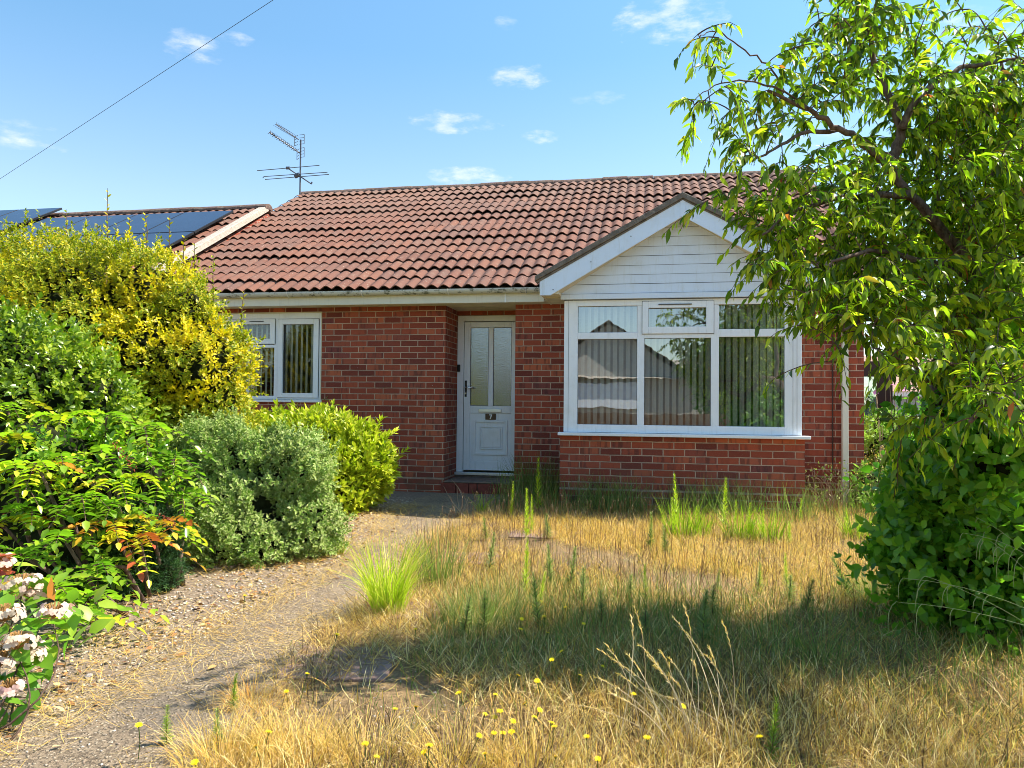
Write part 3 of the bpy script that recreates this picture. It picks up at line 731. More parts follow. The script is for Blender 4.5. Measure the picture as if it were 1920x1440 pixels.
def panel(xa, xb, sa, sb, h, label):
    """a module on the slope, sa..sb metres down from the ridge"""
    e = empty('solar_panel', (0, 0, 0), label, 'solar panel', 'solar panels on the neighbouring roof')
    def pt(x, s, hh): return (x, NRY-s*C2-S2*hh, NRZ-s*S2+C2*hh)
    def slab_(a, b_, c, d, h0, h1):
        m = MB(); vs = [pt(a, d, h0), pt(b_, d, h0), pt(b_, c, h0), pt(a, c, h0), pt(a, d, h1), pt(b_, d, h1), pt(b_, c, h1), pt(a, c, h1)]
        m.add(vs, [(0, 3, 2, 1), (4, 5, 6, 7), (0, 1, 5, 4), (1, 2, 6, 5), (2, 3, 7, 6), (3, 0, 4, 7)]); return m
    f_ = slab_(xa, xb, sa, sb, h-.035, h); f_.build('frame', M['black'], e, bevel=.002)
    slab_(xa+.012, xb-.012, sa+.012, sb-.012, h+.0005, h+.002).build('solar_glass', M['solar'], e)
rows_ = [(.66, 1.87), (1.89, 3.10)]
cols_ = [(-6.755, -5.87), (-7.645, -6.765), (-8.53, -7.655), (-9.42, -8.54)]
words = ['rightmost', 'second from right', 'second from left', 'leftmost']; hts = ['top', 'bottom']
for j, (sa, sb) in enumerate(rows_):
    for i, (xa, xb) in enumerate(cols_):
        panel(xa, xb, sa, sb, .10, '%s panel of the %s row in the near roof array' % (words[i], hts[j]))
for j, (sa, sb) in enumerate([(.09, 1.10), (1.12, 2.13)]):
    for i, (xa, xb) in enumerate([(-10.43, -9.55), (-11.33, -10.45)]):
        panel(xa, xb, sa, sb, .14, '%s panel of the %s row in the raised array at the left edge' % (['rightmost', 'left'][i], ['top', 'lower'][j]))

# ================================================================ VEGETATION HELPERS
def norm(a): return a/np.maximum(np.linalg.norm(a, axis=-1, keepdims=True), 1e-9)
def leaf_proto(width=.4, fold=.15, droop=.2, big=True, tipsharp=True):
    """unit-long leaf along +y, +z its face; returns verts, faces, edge value"""
    if big:
        rows = [(.28, .80), (.62, .85)] if tipsharp else [(.25, .8), (.7, .9)]
        V = [(0, 0, 0)]; E = [.4]
        for t, k in rows:
            wv = width*.5*k*(1.2 if t < .5 else 1.0); z = -droop*t*t
            V += [(-wv, t, z+fold*wv*2), (0, t, z), (wv, t, z+fold*wv*2)]; E += [1, 0, 1]
        V.append((0, 1, -droop)); E.append(.9)
        F3 = [(0, 2, 1), (0, 3, 2), (4, 5, 7), (5, 6, 7)]; F4 = [(1, 2, 5, 4), (2, 3, 6, 5)]
    else:
        wv = width*.5; V = [(0, 0, 0), (-wv, .5, fold*wv*2-droop*.25), (0, .5, -droop*.25), (wv, .5, fold*wv*2-droop*.25), (0, 1, -droop)]; E = [.5, 1, 0, 1, 1]
        F3 = [(0, 2, 1), (0, 3, 2), (1, 2, 4), (2, 3, 4)]; F4 = []
    return np.array(V, float), np.array(F3, int).reshape(-1, 3), np.array(F4, int).reshape(-1, 4), np.array(E, float)
def scatter(name, proto, P, Y, Z, size, rnd, mat, parent=None, widths=None, smooth=False, rnd2=None):
    V, F3, F4, E = proto; N = len(P); Y = norm(Y); X = norm(np.cross(Y, Z)); Z = np.cross(X, Y)
    size = np.broadcast_to(size, (N,)); wx = size if widths is None else size*widths
    W = P[:, None]+V[None, :, 0:1]*(X*wx[:, None])[:, None]+V[None, :, 1:2]*(Y*size[:, None])[:, None]+V[None, :, 2:3]*(Z*size[:, None])[:, None]
    k = len(V); off = (np.arange(N)*k)[:, None, None]
    fs = []
    if len(F3): fs.append((F3[None]+off).reshape(-1, 3))
    if len(F4): fs.append((F4[None]+off).reshape(-1, 4))
    me = raw_mesh(name, W.reshape(-1, 3), fs)
    add_attr(me, 'rnd', np.repeat(rnd, k)); add_attr(me, 'edge', np.tile(E, N)); add_attr(me, 'rnd2', np.repeat(rng.random(N) if rnd2 is None else rnd2, k))
    if smooth: me.polygons.foreach_set('use_smooth', [True]*len(me.polygons))
    return link_mesh(me, name, mat, parent)
def lump(p, s=1.0, seed=0.0):
    x, y, z = p[:, 0]*s+seed, p[:, 1]*s+seed*1.7, p[:, 2]*s
    return (np.sin(5.1*x+1.3*np.sin(3*y))+np.sin(6.3*y+2*z)+np.sin(5.7*z+1.1*np.sin(4*x)))/3+.5*np.sin(13*x+2)*np.sin(11*z+y*9)
def bl(px, py, y, rpx, ry=None, rz=None):
    """a foliage mass: centre pixel, depth, radius in photo pixels turned to metres"""
    c = at(px, py, y); d = (c-CAM)@FW; r = rpx/F_PX*d
    return (c[0], c[1], c[2], r, r*(ry or 1.0), r*(rz or 1.0))
def shell(blobs, n, seed, depth=.12, zmin=.03, lmp=.10, back=.45):
    g = np.random.default_rng(seed); B = np.array(blobs); wgt = B[:, 3]*B[:, 5]; wgt = wgt/wgt.sum(); out = []; outn = []; got = 0
    while got < n:
        m = n*3; k = g.choice(len(B), m, p=wgt); d = norm(g.normal(size=(m, 3))); c, r = B[k, :3], B[k, 3:6]
        nn = norm(d/r); f = 1-np.abs(g.normal(0, depth, m)); p0 = c+d*r; f = f+lmp*lump(p0, 1.6, seed*.37)
        p = c+d*r*f[:, None]; ok = p[:, 2] > zmin
        for j in range(len(B)):
            q = np.linalg.norm((p-B[j, :3])/B[j, 3:6], axis=1); ok &= (q > .80) | (k == j)
        toc = norm(CAM-p); ok &= ((nn*toc).sum(1) > -.15) | (g.random(m) < back)
        out.append(p[ok]); outn.append(nn[ok]); got += ok.sum()
    return np.concatenate(out)[:n], np.concatenate(outn)[:n]
def sprigs(P, A, k, slen, ang, g, jitter=.25, whorl=True):
    """k leaves round each shoot: returns leaf base, direction, face normal"""
    N = len(P); A = norm(A); U = norm(np.cross(A, g.normal(size=(N, 3)))); W = np.cross(A, U)
    i = np.arange(k); ph = i*2.4+g.random((N, 1))*6.28; t = (i+.5)/k
    rad = U[:, None]*np.cos(ph)[..., None]+W[:, None]*np.sin(ph)[..., None]
    th = ang*(1.15-.75*t)[None, :, None]
    D = A[:, None]*np.cos(th)+rad*np.sin(th)+g.normal(0, jitter, (N, k, 3))
    B = P[:, None]+A[:, None]*(slen*t)[None, :, None]
    Nn = A[:, None]-rad*.35+g.normal(0, .2, (N, k, 3))
    return B.reshape(-1, 3), D.reshape(-1, 3), Nn.reshape(-1, 3)
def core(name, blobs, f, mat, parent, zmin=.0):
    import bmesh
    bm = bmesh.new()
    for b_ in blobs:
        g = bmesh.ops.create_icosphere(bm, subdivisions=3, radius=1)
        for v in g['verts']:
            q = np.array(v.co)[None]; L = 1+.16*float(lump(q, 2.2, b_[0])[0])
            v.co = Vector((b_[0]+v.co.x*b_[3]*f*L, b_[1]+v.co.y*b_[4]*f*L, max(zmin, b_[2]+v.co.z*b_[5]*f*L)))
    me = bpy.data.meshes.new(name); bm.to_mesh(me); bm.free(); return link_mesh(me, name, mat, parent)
def stems(name, base, tops, r, mat, parent, n=5, bend=.15, seed=0):
    g = np.random.default_rng(seed); mb = MB()
    for t in tops:
        t = np.array(t); b0 = np.array(base)+g.normal(0, .04, 3)*np.array([1, 1, 0]); m = (b0+t)/2+g.normal(0, bend, 3)*.5
        pts = [b0*(1-s)**2+2*m*s*(1-s)+t*s*s for s in np.linspace(0, 1, 6)]
        mb.tube(pts, list(np.linspace(r, r*.35, 6)), n)
    return mb.build(name, mat, parent, smooth=True)
M['inner'] = simple('shade_core', (.020, .024, .010), .95, .05, var=.5, scale=25, bump=.8)  # near-black solid bush core; its colour stands for shade between the leaves
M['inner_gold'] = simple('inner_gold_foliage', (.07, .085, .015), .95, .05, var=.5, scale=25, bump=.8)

def bush(name, label, cat, blobs, n, k, slen, ang, size, proto, mat, seed, inner='inner', upw=.45, corek=.84, depth=.10, lmp=.08, group=None, szv=.25, rag=.10):
    B = np.array(blobs); e = empty(name, (B[:, 0].mean(), B[:, 1].mean(), 0), label, cat, group)
    g = np.random.default_rng(seed)
    P, Nn = shell(blobs, n, seed, depth, lmp=lmp)
    A = norm(Nn+np.array([0, 0, upw])+g.normal(0, .35, (n, 3)))
    P = P+A*((g.random(n) < rag)*g.uniform(.25, 1.5, n)*slen)[:, None]+A*(np.clip(lump(P, 3.1, seed), .3, 1)-.3)[:, None]*slen*.9
    L, D, F = sprigs(P-A*slen*.5, A, k, slen, ang, g)
    rr = np.clip(np.repeat(g.random(n), k)*.6+g.random(n*k)*.4, 0, 1)
    scatter('foliage', proto, L, D, F, size*(1+g.normal(0, szv, n*k)).clip(.5, 1.7), rr, mat, e)
    if corek: core('shade_core', blobs, corek, M[inner], e)
    return e

# ---------------------------------------------------------------- golden variegated euonymus, upper left
G_ = [(0, (.06, .12, .01)), (.5, (.12, .21, .015)), (1, (.22, .31, .02))]
M['gold'] = leaf_mat('golden_leaf', G_, margin=[(0, (.32, .32, .015)), (.5, (.56, .45, .012)), (1, (.74, .57, .03))], mpos=(.32, .78), patch=(2.6, .50, .58, (.82, .58, .004)), transl=.26, rough=.42, spec=.2)
small = leaf_proto(.55, .12, .12, big=False)
oval = leaf_proto(.5, .12, .15, big=True)
gold_b = [bl(165, 675, -3.2, 220, .8), bl(312, 700, -3.3, 142, .9), bl(45, 690, -3.3, 205, .9), bl(385, 700, -3.4, 84), bl(268, 568, -3.2, 102), bl(365, 655, -3.3, 80), bl(400, 765, -3.4, 62), bl(110, 560, -3.1, 130), bl(20, 540, -3.1, 80), bl(380, 830, -3.4, 95), bl(200, 860, -3.3, 200), bl(350, 590, -3.25, 62), bl(-90, 720, -3.3, 200)]
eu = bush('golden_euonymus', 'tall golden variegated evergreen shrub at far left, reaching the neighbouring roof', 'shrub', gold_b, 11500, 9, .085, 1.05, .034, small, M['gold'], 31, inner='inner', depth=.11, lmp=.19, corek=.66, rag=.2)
g = np.random.default_rng(4)
for (px, py, pb) in ((202, 353, 440), (124, 392, 450), (60, 408, 460), (272, 398, 450), (318, 405, 490), (160, 418, 450), (243, 408, 450), (183, 420, 450), (20, 455, 500), (218, 418, 460), (345, 440, 500), (365, 455, 520), (400, 478, 540), (468, 770, 800), (450, 545, 600), (457, 690, 720)):
    B_, D_, N_, mbs = [], [], [], MB(); y = -3.15; a, b_ = at(px, pb+25, y), at(px+(8 if px > 440 else 0), py, y); mbs.tube([a, (a+b_)/2+g.normal(0, .01, 3), b_], [.006, .004, .002], 5)
    m = 10
    for i in range(m):
        t = .25+.75*i/m; p = a*(1-t)+b_*t; an = i*2.4; d = np.array([math.cos(an), math.sin(an), .7+.6*t]); B_.append(p); D_.append(d); N_.append([0, 0, 1.0])
    sh_ = mbs.build('shoot', M['twig'], eu)
    scatter('shoot_leaf', oval, np.array(B_), np.array(D_), np.array(N_)+g.normal(0, .2, (len(B_), 3)), .045, g.random(len(B_)), M['gold'], sh_)
M['greenshoot'] = leaf_mat('bright_green_leaf', [(0, (.07, .13, .010)), (.5, (.20, .29, .012)), (1, (.46, .50, .03))], transl=.28, rough=.3, spec=.5)

# ---------------------------------------------------------------- glossy green shrub left of the mahonia
gb = [bl(60, 760, -4.5, 150), bl(150, 770, -4.4, 105), bl(-30, 700, -4.6, 130), bl(40, 880, -4.5, 160), bl(200, 850, -4.4, 80)]
bush('privet_shrub', 'bright green glossy-leaved shrub at left edge below the golden shrub', 'shrub', gb, 2600, 9, .12, 1.0, .040, oval, M['greenshoot'], 33, depth=.15, lmp=.22, corek=.7)

# ---------------------------------------------------------------- mahonia: long spiny pinnate leaves
M['mahonia'] = leaf_mat('mahonia_leaf', [(0, (.07, .15, .015)), (.35, (.20, .34, .02)), (.55, (.40, .52, .03)), (.70, (.64, .62, .03)), (.85, (.66, .42, .03)), (.94, (.62, .20, .03)), (1, (.45, .08, .03))], transl=.4, rough=.3, spec=.5)
spiny = leaf_proto(.54, .16, .10, True)
def pinnate(heads, name, parent, seed, L=.27, npair=7, k=9, size=.058, droopk=.55):
    g = np.random.default_rng(seed); B, D, N, Rr = [], [], [], []; mb = MB()
    for h, r0 in heads:
        h = np.array(h)
        for j in range(k):
            an = 6.28*j/k+g.random()*.7; el = g.uniform(-.1, .75); d = np.array([math.cos(an)*math.cos(el), math.sin(an)*math.cos(el), math.sin(el)])
            if d@(CAM-h) < -.35*np.linalg.norm(CAM-h): continue
            Lj = L*g.uniform(.75, 1.2); side = np.cross(d, (0, 0, 1)); side /= np.linalg.norm(side); up = np.cross(side, d); rr = np.clip(r0+g.normal(0, .10), 0, 1)
            pts = []
            for i in range(npair+2):
                t = i/(npair+1); p = h+d*Lj*t-np.array([0, 0, droopk*Lj*t*t]); pts.append(p)
            mb.tube([pts[0], pts[2], pts[4], pts[-1]], .0022, 4, cap=False)
            for i in range(1, npair+2):
                t = i/(npair+1); tan = pts[i]-pts[i-1]; tan /= np.linalg.norm(tan)
                for s_ in ((-1, 1) if i <= npair else (0,)):
                    B.append(pts[i]); D.append(tan*.45+side*s_*1.0+g.normal(0, .10, 3) if s_ else tan); N.append(up+g.normal(0, .16, 3)); Rr.append(np.clip(rr+g.normal(0, .04), 0, 1))
    scatter('leaflet_spray', spiny, np.array(B), np.array(D), np.array(N), size*(1+g.normal(0, .15, len(B))), np.array(Rr), M['mahonia'], parent)
    mb.build('leaf_stalk', M['twig'], parent)
mah = empty('mahonia_shrub', gnd(170, 1130), 'spiny-leaved shrub with yellow and orange tinted fronds and dried flower spikes, mid left', 'shrub')
heads = []
g = np.random.default_rng(12)
for (px, py, y, r0) in ((40, 905, -5.4, .72), (110, 860, -5.3, .45), (180, 850, -5.1, .60), (250, 860, -5.0, .35), (300, 900, -4.95, .50), (340, 930, -4.9, .42), (60, 960, -5.5, .30), (150, 930, -5.4, .35), (220, 940, -5.3, .40),
                        (290, 985, -5.2, .84), (210, 985, -5.4, .88), (120, 1010, -5.6, .40), (40, 1040, -5.7, .30), (180, 1060, -5.6, .25), (300, 1000, -5.0, .5), (170, 1120, -5.8, .45), (90, 1100, -5.9, .35),
                        (330, 850, -4.8, .3), (120, 790, -5.0, .6), (200, 780, -4.9, .5), (270, 800, -4.8, .45), (30, 830, -5.2, .72), (0, 980, -5.6, .72), (10, 760, -5.0, .5), (70, 870, -5.5, .74), (20, 880, -5.5, .76), (260, 1010, -5.4, .82), (140, 1165, -6.0, .5), (220, 905, -5.2, .7)):
    heads.append((at(px, py, y), r0))
pinnate(heads, 'mahonia', mah, 5)
mb = MB()
for h, r0 in heads:
    b0 = np.array([h[0]*.6-1.95*.4+g.normal(0, .08), h[1]*.55+-4.9*.45, 0.0]); mb.tube([b0, (b0+h)/2+g.normal(0, .05, 3), h], [.016, .012, .008], 6)
mb.build('stem', M['bark'], mah, smooth=True)
spm = simple('dried_flower', (.22, .06, .03), .9, .1, var=.4, scale=40)
for (a, b_) in (((215, 830), (255, 885)), ((205, 1010), (232, 985)), ((300, 965), (330, 985)), ((10, 950), (5, 990)), ((60, 880), (110, 905))):
    sp = MB(); A_, Bq = at(*a, -5.3), at(*b_, -5.35)
    for i in range(26):
        t = i/26; p = A_*(1-t)+Bq*t+g.normal(0, .008, 3); sp.tube([p, p+g.normal(0, .004, 3)+np.array([0, 0, -.006])], [.005, .003], 5)
    sp.build('dried_flower_spike', spm, mah)
core('shade_core', [bl(100, 960, -4.9, 130), bl(220, 930, -4.8, 100), bl(110, 1060, -5.1, 110), bl(40, 900, -4.9, 140)], .8, M['inner'], mah)
fb = [bl(100, 960, -5.0, 160), bl(220, 950, -4.95, 115), bl(110, 1070, -5.3, 120), bl(280, 930, -4.8, 60)]
g2 = np.random.default_rng(77); P_, Nn_ = shell(fb, 420, 77, .12); A_ = norm(Nn_+[0, 0, .3]+g2.normal(0, .4, P_.shape)); L_, D_, F_ = sprigs(P_, A_, 8, .10, 1.1, g2)
scatter('foliage', oval, L_, D_, F_, .05, g2.random(len(L_))*.7, M['mahonia'], mah)

# ---------------------------------------------------------------- clipped yew at the gravel's edge
M['yew'] = leaf_mat('yew_needle', [(0, (.012, .045, .012)), (.6, (.03, .09, .02)), (1, (.10, .22, .03))], transl=.15, rough=.5)
needle = leaf_proto(.13, .1, .05, big=False)
yb = [bl(245, 1080, -5.05, 85, 1, 1.0), bl(262, 1010, -5.0, 75), bl(195, 1120, -5.2, 75)]
bush('yew_shrub', 'low dark needle-leaved shrub on the gravel below the spiny shrub', 'shrub', yb, 2600, 14, .055, 1.1, .022, needle, M['yew'], 35, depth=.05, lmp=.03, corek=.93, szv=.15)

# ---------------------------------------------------------------- silver variegated euonymus
M['silver'] = leaf_mat('silver_leaf', [(0, (.08, .15, .015)), (.6, (.15, .25, .025)), (1, (.21, .31, .03))], margin=[(0, (.30, .36, .09)), (1, (.60, .60, .25))], mpos=(.36, .82), patch=(3.2, .52, .58, (.14, .28, .02)), transl=.2, spec=.2)
sb = [bl(475, 945, -3.9, 135, .9), bl(400, 960, -4.0, 105), bl(572, 985, -3.9, 66), bl(415, 868, -3.8, 75), bl(345, 1000, -4.1, 65), bl(535, 905, -3.8, 85), bl(365, 850, -3.75, 55), bl(470, 1010, -4.1, 95)]
bush('silver_euonymus', 'rounded silver and green variegated shrub in front of the side window wall', 'shrub', sb, 6500, 9, .06, 1.1, .027, small, M['silver'], 37, depth=.16, lmp=.30, corek=.60, rag=.25)
# ---------------------------------------------------------------- choisya by the wall
M['lime'] = leaf_mat('lime_leaf', [(0, (.20, .27, .015)), (.5, (.46, .48, .02)), (1, (.74, .68, .06))], transl=.28, rough=.35, spec=.4)
long_ = leaf_proto(.34, .14, .12, True)
cb = [bl(608, 870, -1.6, 98, 1, .94), bl(545, 858, -1.6, 78), bl(672, 878, -1.7, 62), bl(630, 902, -1.8, 76), bl(512, 828, -1.6, 42)]
bush('choisya_shrub', 'domed lime green shrub against the brick wall left of the door', 'shrub', cb, 1900, 11, .10, .80, .072, long_, M['lime'], 39, upw=.8, depth=.09, lmp=.10, corek=.70, rag=.06)
# little dark climber poking up by the window corner
wdy = empty('wall_shoot', at(612, 775, -.25), 'slender dark green shoot standing against the wall at the window corner', 'plant')
g = np.random.default_rng(9); a, b_ = at(600, 800, -.3), at(612, 748, -.3); mb = MB(); mb.tube([a-[0, 0, .6], a, b_], [.006, .005, .003], 5); mb.build('stem', M['twig'], wdy)
T = np.linspace(0, 1, 26)[:, None]; Pp = (a-[0, 0, .05])*(1-T)+b_*T; Dd = g.normal(size=(26, 3)); Dd[:, 2] = np.abs(Dd[:, 2])*.5+.3
scatter('leaves', long_, Pp, Dd, g.normal(0, .4, (26, 3))+[0, 0, 1], .055, g.random(26)*.4, M['greenshoot'], wdy)

# ---------------------------------------------------------------- hydrangea, bottom left corner
hy = empty('hydrangea', at(20, 1330, -6.6), 'hydrangea in the bottom left corner with faded cream and pink flower heads', 'shrub')
M['hyleaf'] = leaf_mat('hydrangea_leaf', [(0, (.07, .20, .02)), (.6, (.20, .38, .03)), (.85, (.40, .50, .05)), (.93, (.55, .25, .04)), (1, (.45, .07, .04))], transl=.45, rough=.4)
g = np.random.default_rng(15)
ov2 = leaf_proto(.62, .10, .2, True)
hl = []
for (px, py, y, s_, r0) in ((130, 1130, -6.5, .10, .7), (150, 1170, -6.5, .11, .78), (165, 1160, -6.45, .09, .8), (105, 1225, -6.6, .10, .6), (95, 1240, -6.6, .09, .5), (60, 1300, -6.7, .10, .3), (20, 1330, -6.8, .10, .3), (10, 1070, -6.5, .10, .95),
                            (30, 1060, -6.45, .10, .98), (5, 1110, -6.6, .10, .9), (60, 1150, -6.6, .11, .5), (70, 1180, -6.6, .12, .4), (20, 1200, -6.7, .12, .4), (40, 1250, -6.7, .12, .35), (0, 1270, -6.7, .12, .3), (90, 1100, -6.5, .10, .6), (140, 1200, -6.5, .09, .75), (80, 1270, -6.6, .10, .4), (25, 1130, -6.6, .1, .6), (10, 1180, -6.6, .1, .6), (60, 1220, -6.65, .1, .5), (35, 1090, -6.5, .1, .85)):
    for r_ in range(4):
        p = at(px, py, y)+g.normal(0, .028, 3); hl.append((p, g.normal(0, .8, 3)+[.25, -.5, -.1], [g.normal(0, .35), -.5+g.normal(0, .3), 1.0], s_*g.uniform(.6, 1.05), np.clip(r0+g.normal(0, .12), 0, 1)))
scatter('foliage', ov2, np.array([h[0] for h in hl]), np.array([h[1] for h in hl]), np.array([h[2] for h in hl]), np.array([h[3] for h in hl]), np.array([h[4] for h in hl]), M['hyleaf'], hy)
def petal_mat():
    t = NT('hydrangea_floret', .7, .15); c = t.ramp(t.attr('rnd'), [(0, (.62, .46, .27)), (.4, (.76, .62, .44)), (.75, (.74, .54, .43)), (1, (.62, .38, .34))]); t.color(c)
    tr = t.n.new('ShaderNodeBsdfTranslucent'); t.l.new(c, tr.inputs[0]); mm = t.n.new('ShaderNodeMixShader'); mm.inputs[0].default_value = .3; t.l.new(t.p.outputs[0], mm.inputs[1]); t.l.new(tr.outputs[0], mm.inputs[2]); t.l.new(mm.outputs[0], t.out.inputs[0]); return t.m
M['petal'] = petal_mat(); petal = leaf_proto(.95, .08, .12, True, False)
M['seed'] = simple('dry_flower_centre', (.36, .20, .07), .9, .1, var=.4, scale=60)
tops = []
for (px, py, y, rr) in ((53, 1105, -6.55, .065), (113, 1155, -6.6, .055), (22, 1160, -6.65, .06), (45, 1212, -6.7, .06), (14, 1245, -6.72, .055), (34, 1294, -6.75, .05), (5, 1062, -6.5, .055), (78, 1120, -6.5, .05), (68, 1235, -6.65, .05)):
    rr *= 1.2; c = at(px, py, y)+[0, -.03, .01]; tops.append(c-[0, 0, .03]); B, D, N, Rq = [], [], [], []; hr_ = g.random()
    for i in range(34):
        an = i*2.4; el = g.uniform(.1, .9); dd = np.array([math.cos(an)*math.cos(el), math.sin(an)*math.cos(el), math.sin(el)*.8]); fp = c+dd*rr*g.uniform(.75, 1.1); fr_ = np.clip(hr_*.6+g.random()*.4, 0, 1)
        nn = dd+g.normal(0, .3, 3)+[0, -.35, .2]; nn /= np.linalg.norm(nn); u_ = np.cross(nn, g.normal(size=3)); u_ /= np.linalg.norm(u_); v_ = np.cross(nn, u_)
        for q in range(4):
            a_ = q*1.571; B.append(fp); D.append(u_*math.cos(a_)+v_*math.sin(a_)); N.append(nn); Rq.append(fr_)
    fl = scatter('flower_head', petal, np.array(B), np.array(D), np.array(N), .0145, np.array(Rq), M['petal'], hy)
    mb = MB()
    for i in range(60):
        d_ = g.normal(size=3)*.5+[0, -.15, .8]; d_ /= np.linalg.norm(d_); mb.tube([c-[0, 0, .01], c+d_*rr*.75], [.0012, .002], 3)
    mb.build('seed_cluster', M['seed'], fl)
stems('stem', at(-10, 1400, -6.9), tops, .005, M['twig'], hy, seed=3)

# ---------------------------------------------------------------- the cherry tree
tree = empty('cherry_tree', (3.02, -4.6, 0), 'leafy cherry tree with drooping pointed leaves filling the right of the picture', 'tree')
limbs = [
    ([(2035, 1180), (2010, 900), (1985, 760), (1955, 680), (1916, 640), (1869, 625), (1822, 614), (1775, 603), (1735, 597)], (-4.6, -4.9), (.13, .028)),
    ([(1872, 628), (1840, 590), (1826, 533), (1813, 483), (1784, 450), (1741, 405), (1703, 364), (1665, 310), (1638, 287), (1604, 256), (1569, 240), (1530, 213), (1480, 189), (1440, 170)], (-4.8, -5.4), (.036, .007)),
    ([(1858, 628), (1822, 665), (1792, 690), (1766, 719), (1729, 699), (1691, 691)], (-4.8, -5.0), (.042, .024)),
    ([(1668, 312), (1682, 285), (1690, 237), (1672, 192), (1641, 127), (1631, 60), (1622, -10), (1615, -60)], (-5.1, -4.9), (.028, .006)),
    ([(1691, 240), (1717, 192), (1758, 151), (1810, 124), (1896, 113), (1960, 100)], (-5.1, -4.9), (.020, .006)),
    ([(1571, 241), (1500, 250), (1455, 278), (1411, 302)], (-5.2, -5.5), (.012, .004)),
    ([(1530, 213), (1470, 170), (1440, 120), (1397, 95), (1350, 60), (1318, 62), (1300, 72)], (-5.3, -5.6), (.0055, .0016)),
    ([(1741, 408), (1765, 430), (1757, 330), (1752, 225)], (-4.95, -4.7), (.014, .005)),
    ([(1930, 648), (1935, 520), (1905, 390), (1880, 260), (1890, 170), (1870, 90)], (-4.8, -4.6), (.04, .006)),
    ([(1826, 533), (1770, 500), (1700, 480), (1630, 470), (1560, 490)], (-4.9, -5.6), (.022, .006)),
    ([(1703, 364), (1640, 365), (1560, 375), (1480, 400), (1430, 440)], (-5.1, -5.5), (.018, .005)),
    ([(1800, 610), (1740, 620), (1680, 610), (1620, 600), (1580, 620)], (-4.9, -5.7), (.020, .005)),
    ([(1985, 760), (1940, 740), (1880, 740), (1820, 790)], (-4.7, -6.1), (.030, .008)),
    ([(1470, 170), (1400, 150), (1340, 160), (1300, 190)], (-5.4, -5.6), (.005, .0016)),
    ([(1766, 722), (1778, 790), (1800, 900), (1810, 1120)], (-4.9, -4.7), (.060, .075)),
]
nodes = []; nrad = []; mb = MB()
g = np.random.default_rng(40)
for pts, (ya, yb_), (ra, rb) in limbs:
    n = len(pts); P3 = [at(px, py, ya+(yb_-ya)*i/(n-1)) for i, (px, py) in enumerate(pts)]
    fine = []
    for i in range(n-1):
        for k in range(4):
            t = k/4; fine.append(P3[i]*(1-t)+P3[i+1]*t+g.normal(0, .004, 3))
    fine.append(P3[-1]); rads = list(np.linspace(ra, rb, len(fine)))
    mb.tube(fine, rads, 10); nodes += fine; nrad += rads
mb.build('trunk', M['bark'], tree, smooth=True)
crown = [  # px, py, y, r px, weight
    (1600, 50, -5.0, 95, .85), (1560, 140, -5.2, 105, .8), (1640, 20, -5.0, 80, .8), (1690, 110, -5.0, 90, .8), (1465, 170, -5.35, 85, .65), (1385, 235, -5.5, 70, .42), (1350, 160, -5.5, 45, .35), (1320, 90, -5.6, 50, .28), (1300, 215, -5.6, 40, .35),
    (1395, 300, -5.5, 50, .3), (1375, 350, -5.4, 45, .2), (1910, 180, -5.0, 90, 1.0), (1800, 170, -5.1, 70, .6), (1915, 430, -5.4, 100, 1.0), (1700, 420, -4.7, 100, .8), (1820, 260, -4.6, 100, .8), (1900, 560, -5.6, 80, .8), (1820, 110, -4.9, 80, .45), (1890, 110, -4.8, 70, .5), (1880, 220, -4.8, 110, 1.3), (1790, 240, -5.0, 100, 1.2), (1740, 190, -5.0, 70, .7), (1610, 330, -5.2, 90, .9), (1490, 340, -5.3, 75, .6), (1790, 400, -4.5, 100, 1.0), (1720, 250, -5.0, 90, .7), (1850, 560, -5.0, 100, 1.3), (1760, 690, -5.3, 50, .6), (1880, 330, -5.3, 100, 1.2), (1760, 520, -4.6, 110, 1.0), (1620, 540, -5.0, 90, 1.0), (1860, 720, -5.2, 90, 1.0), (1700, 330, -4.7, 110, .9),
    (1468, 400, -5.3, 75, .8), (1420, 500, -5.4, 50, .45), (1550, 440, -5.3, 105, 1.1), (1620, 470, -5.3, 110, 1.3), (1485, 515, -5.5, 75, .8), (1560, 560, -5.5, 75, 1.0), (1500, 600, -5.6, 35, .25), (1750, 430, -4.7, 110, .8), (1860, 380, -4.9, 130, 1.6), (1900, 500, -5.0, 110, 1.3),
    (1800, 540, -5.3, 100, 1.0), (1700, 560, -5.4, 100, 1.4), (1650, 600, -5.5, 70, .9), (1590, 660, -5.7, 30, .2), (1700, 650, -5.8, 55, .8), (1840, 650, -4.7, 80, .6), (1900, 700, -6.0, 80, .9), (1860, 770, -6.1, 60, .5), (1720, 780, -5.6, 40, .3), (1470, 722, -5.5, 22, .08),
    (1940, 300, -4.8, 100, .6), (1960, 620, -5.0, 100, .5), (1300, 395, -5.3, 25, .14), (1350, 390, -5.3, 40, .22), (1445, 440, -5.4, 55, .7), (1430, 385, -5.35, 45, .6), (1470, 480, -5.45, 55, .6), (1680, 870, -5.3, 30, .25), (1760, 820, -5.6, 40, .25)]
targets = []
for (px, py, y, rp, wt) in crown:
    b_ = bl(px, py, y, rp); n = int((50 if px < 1560 else 60)*wt*(rp/90)**1.4)+1
    d = norm(g.normal(size=(n, 3)))*(g.random((n, 1))**.45); targets.append(np.array(b_[:3])+d*np.array([b_[3], max(b_[3], .28)*1.1, b_[3]]))
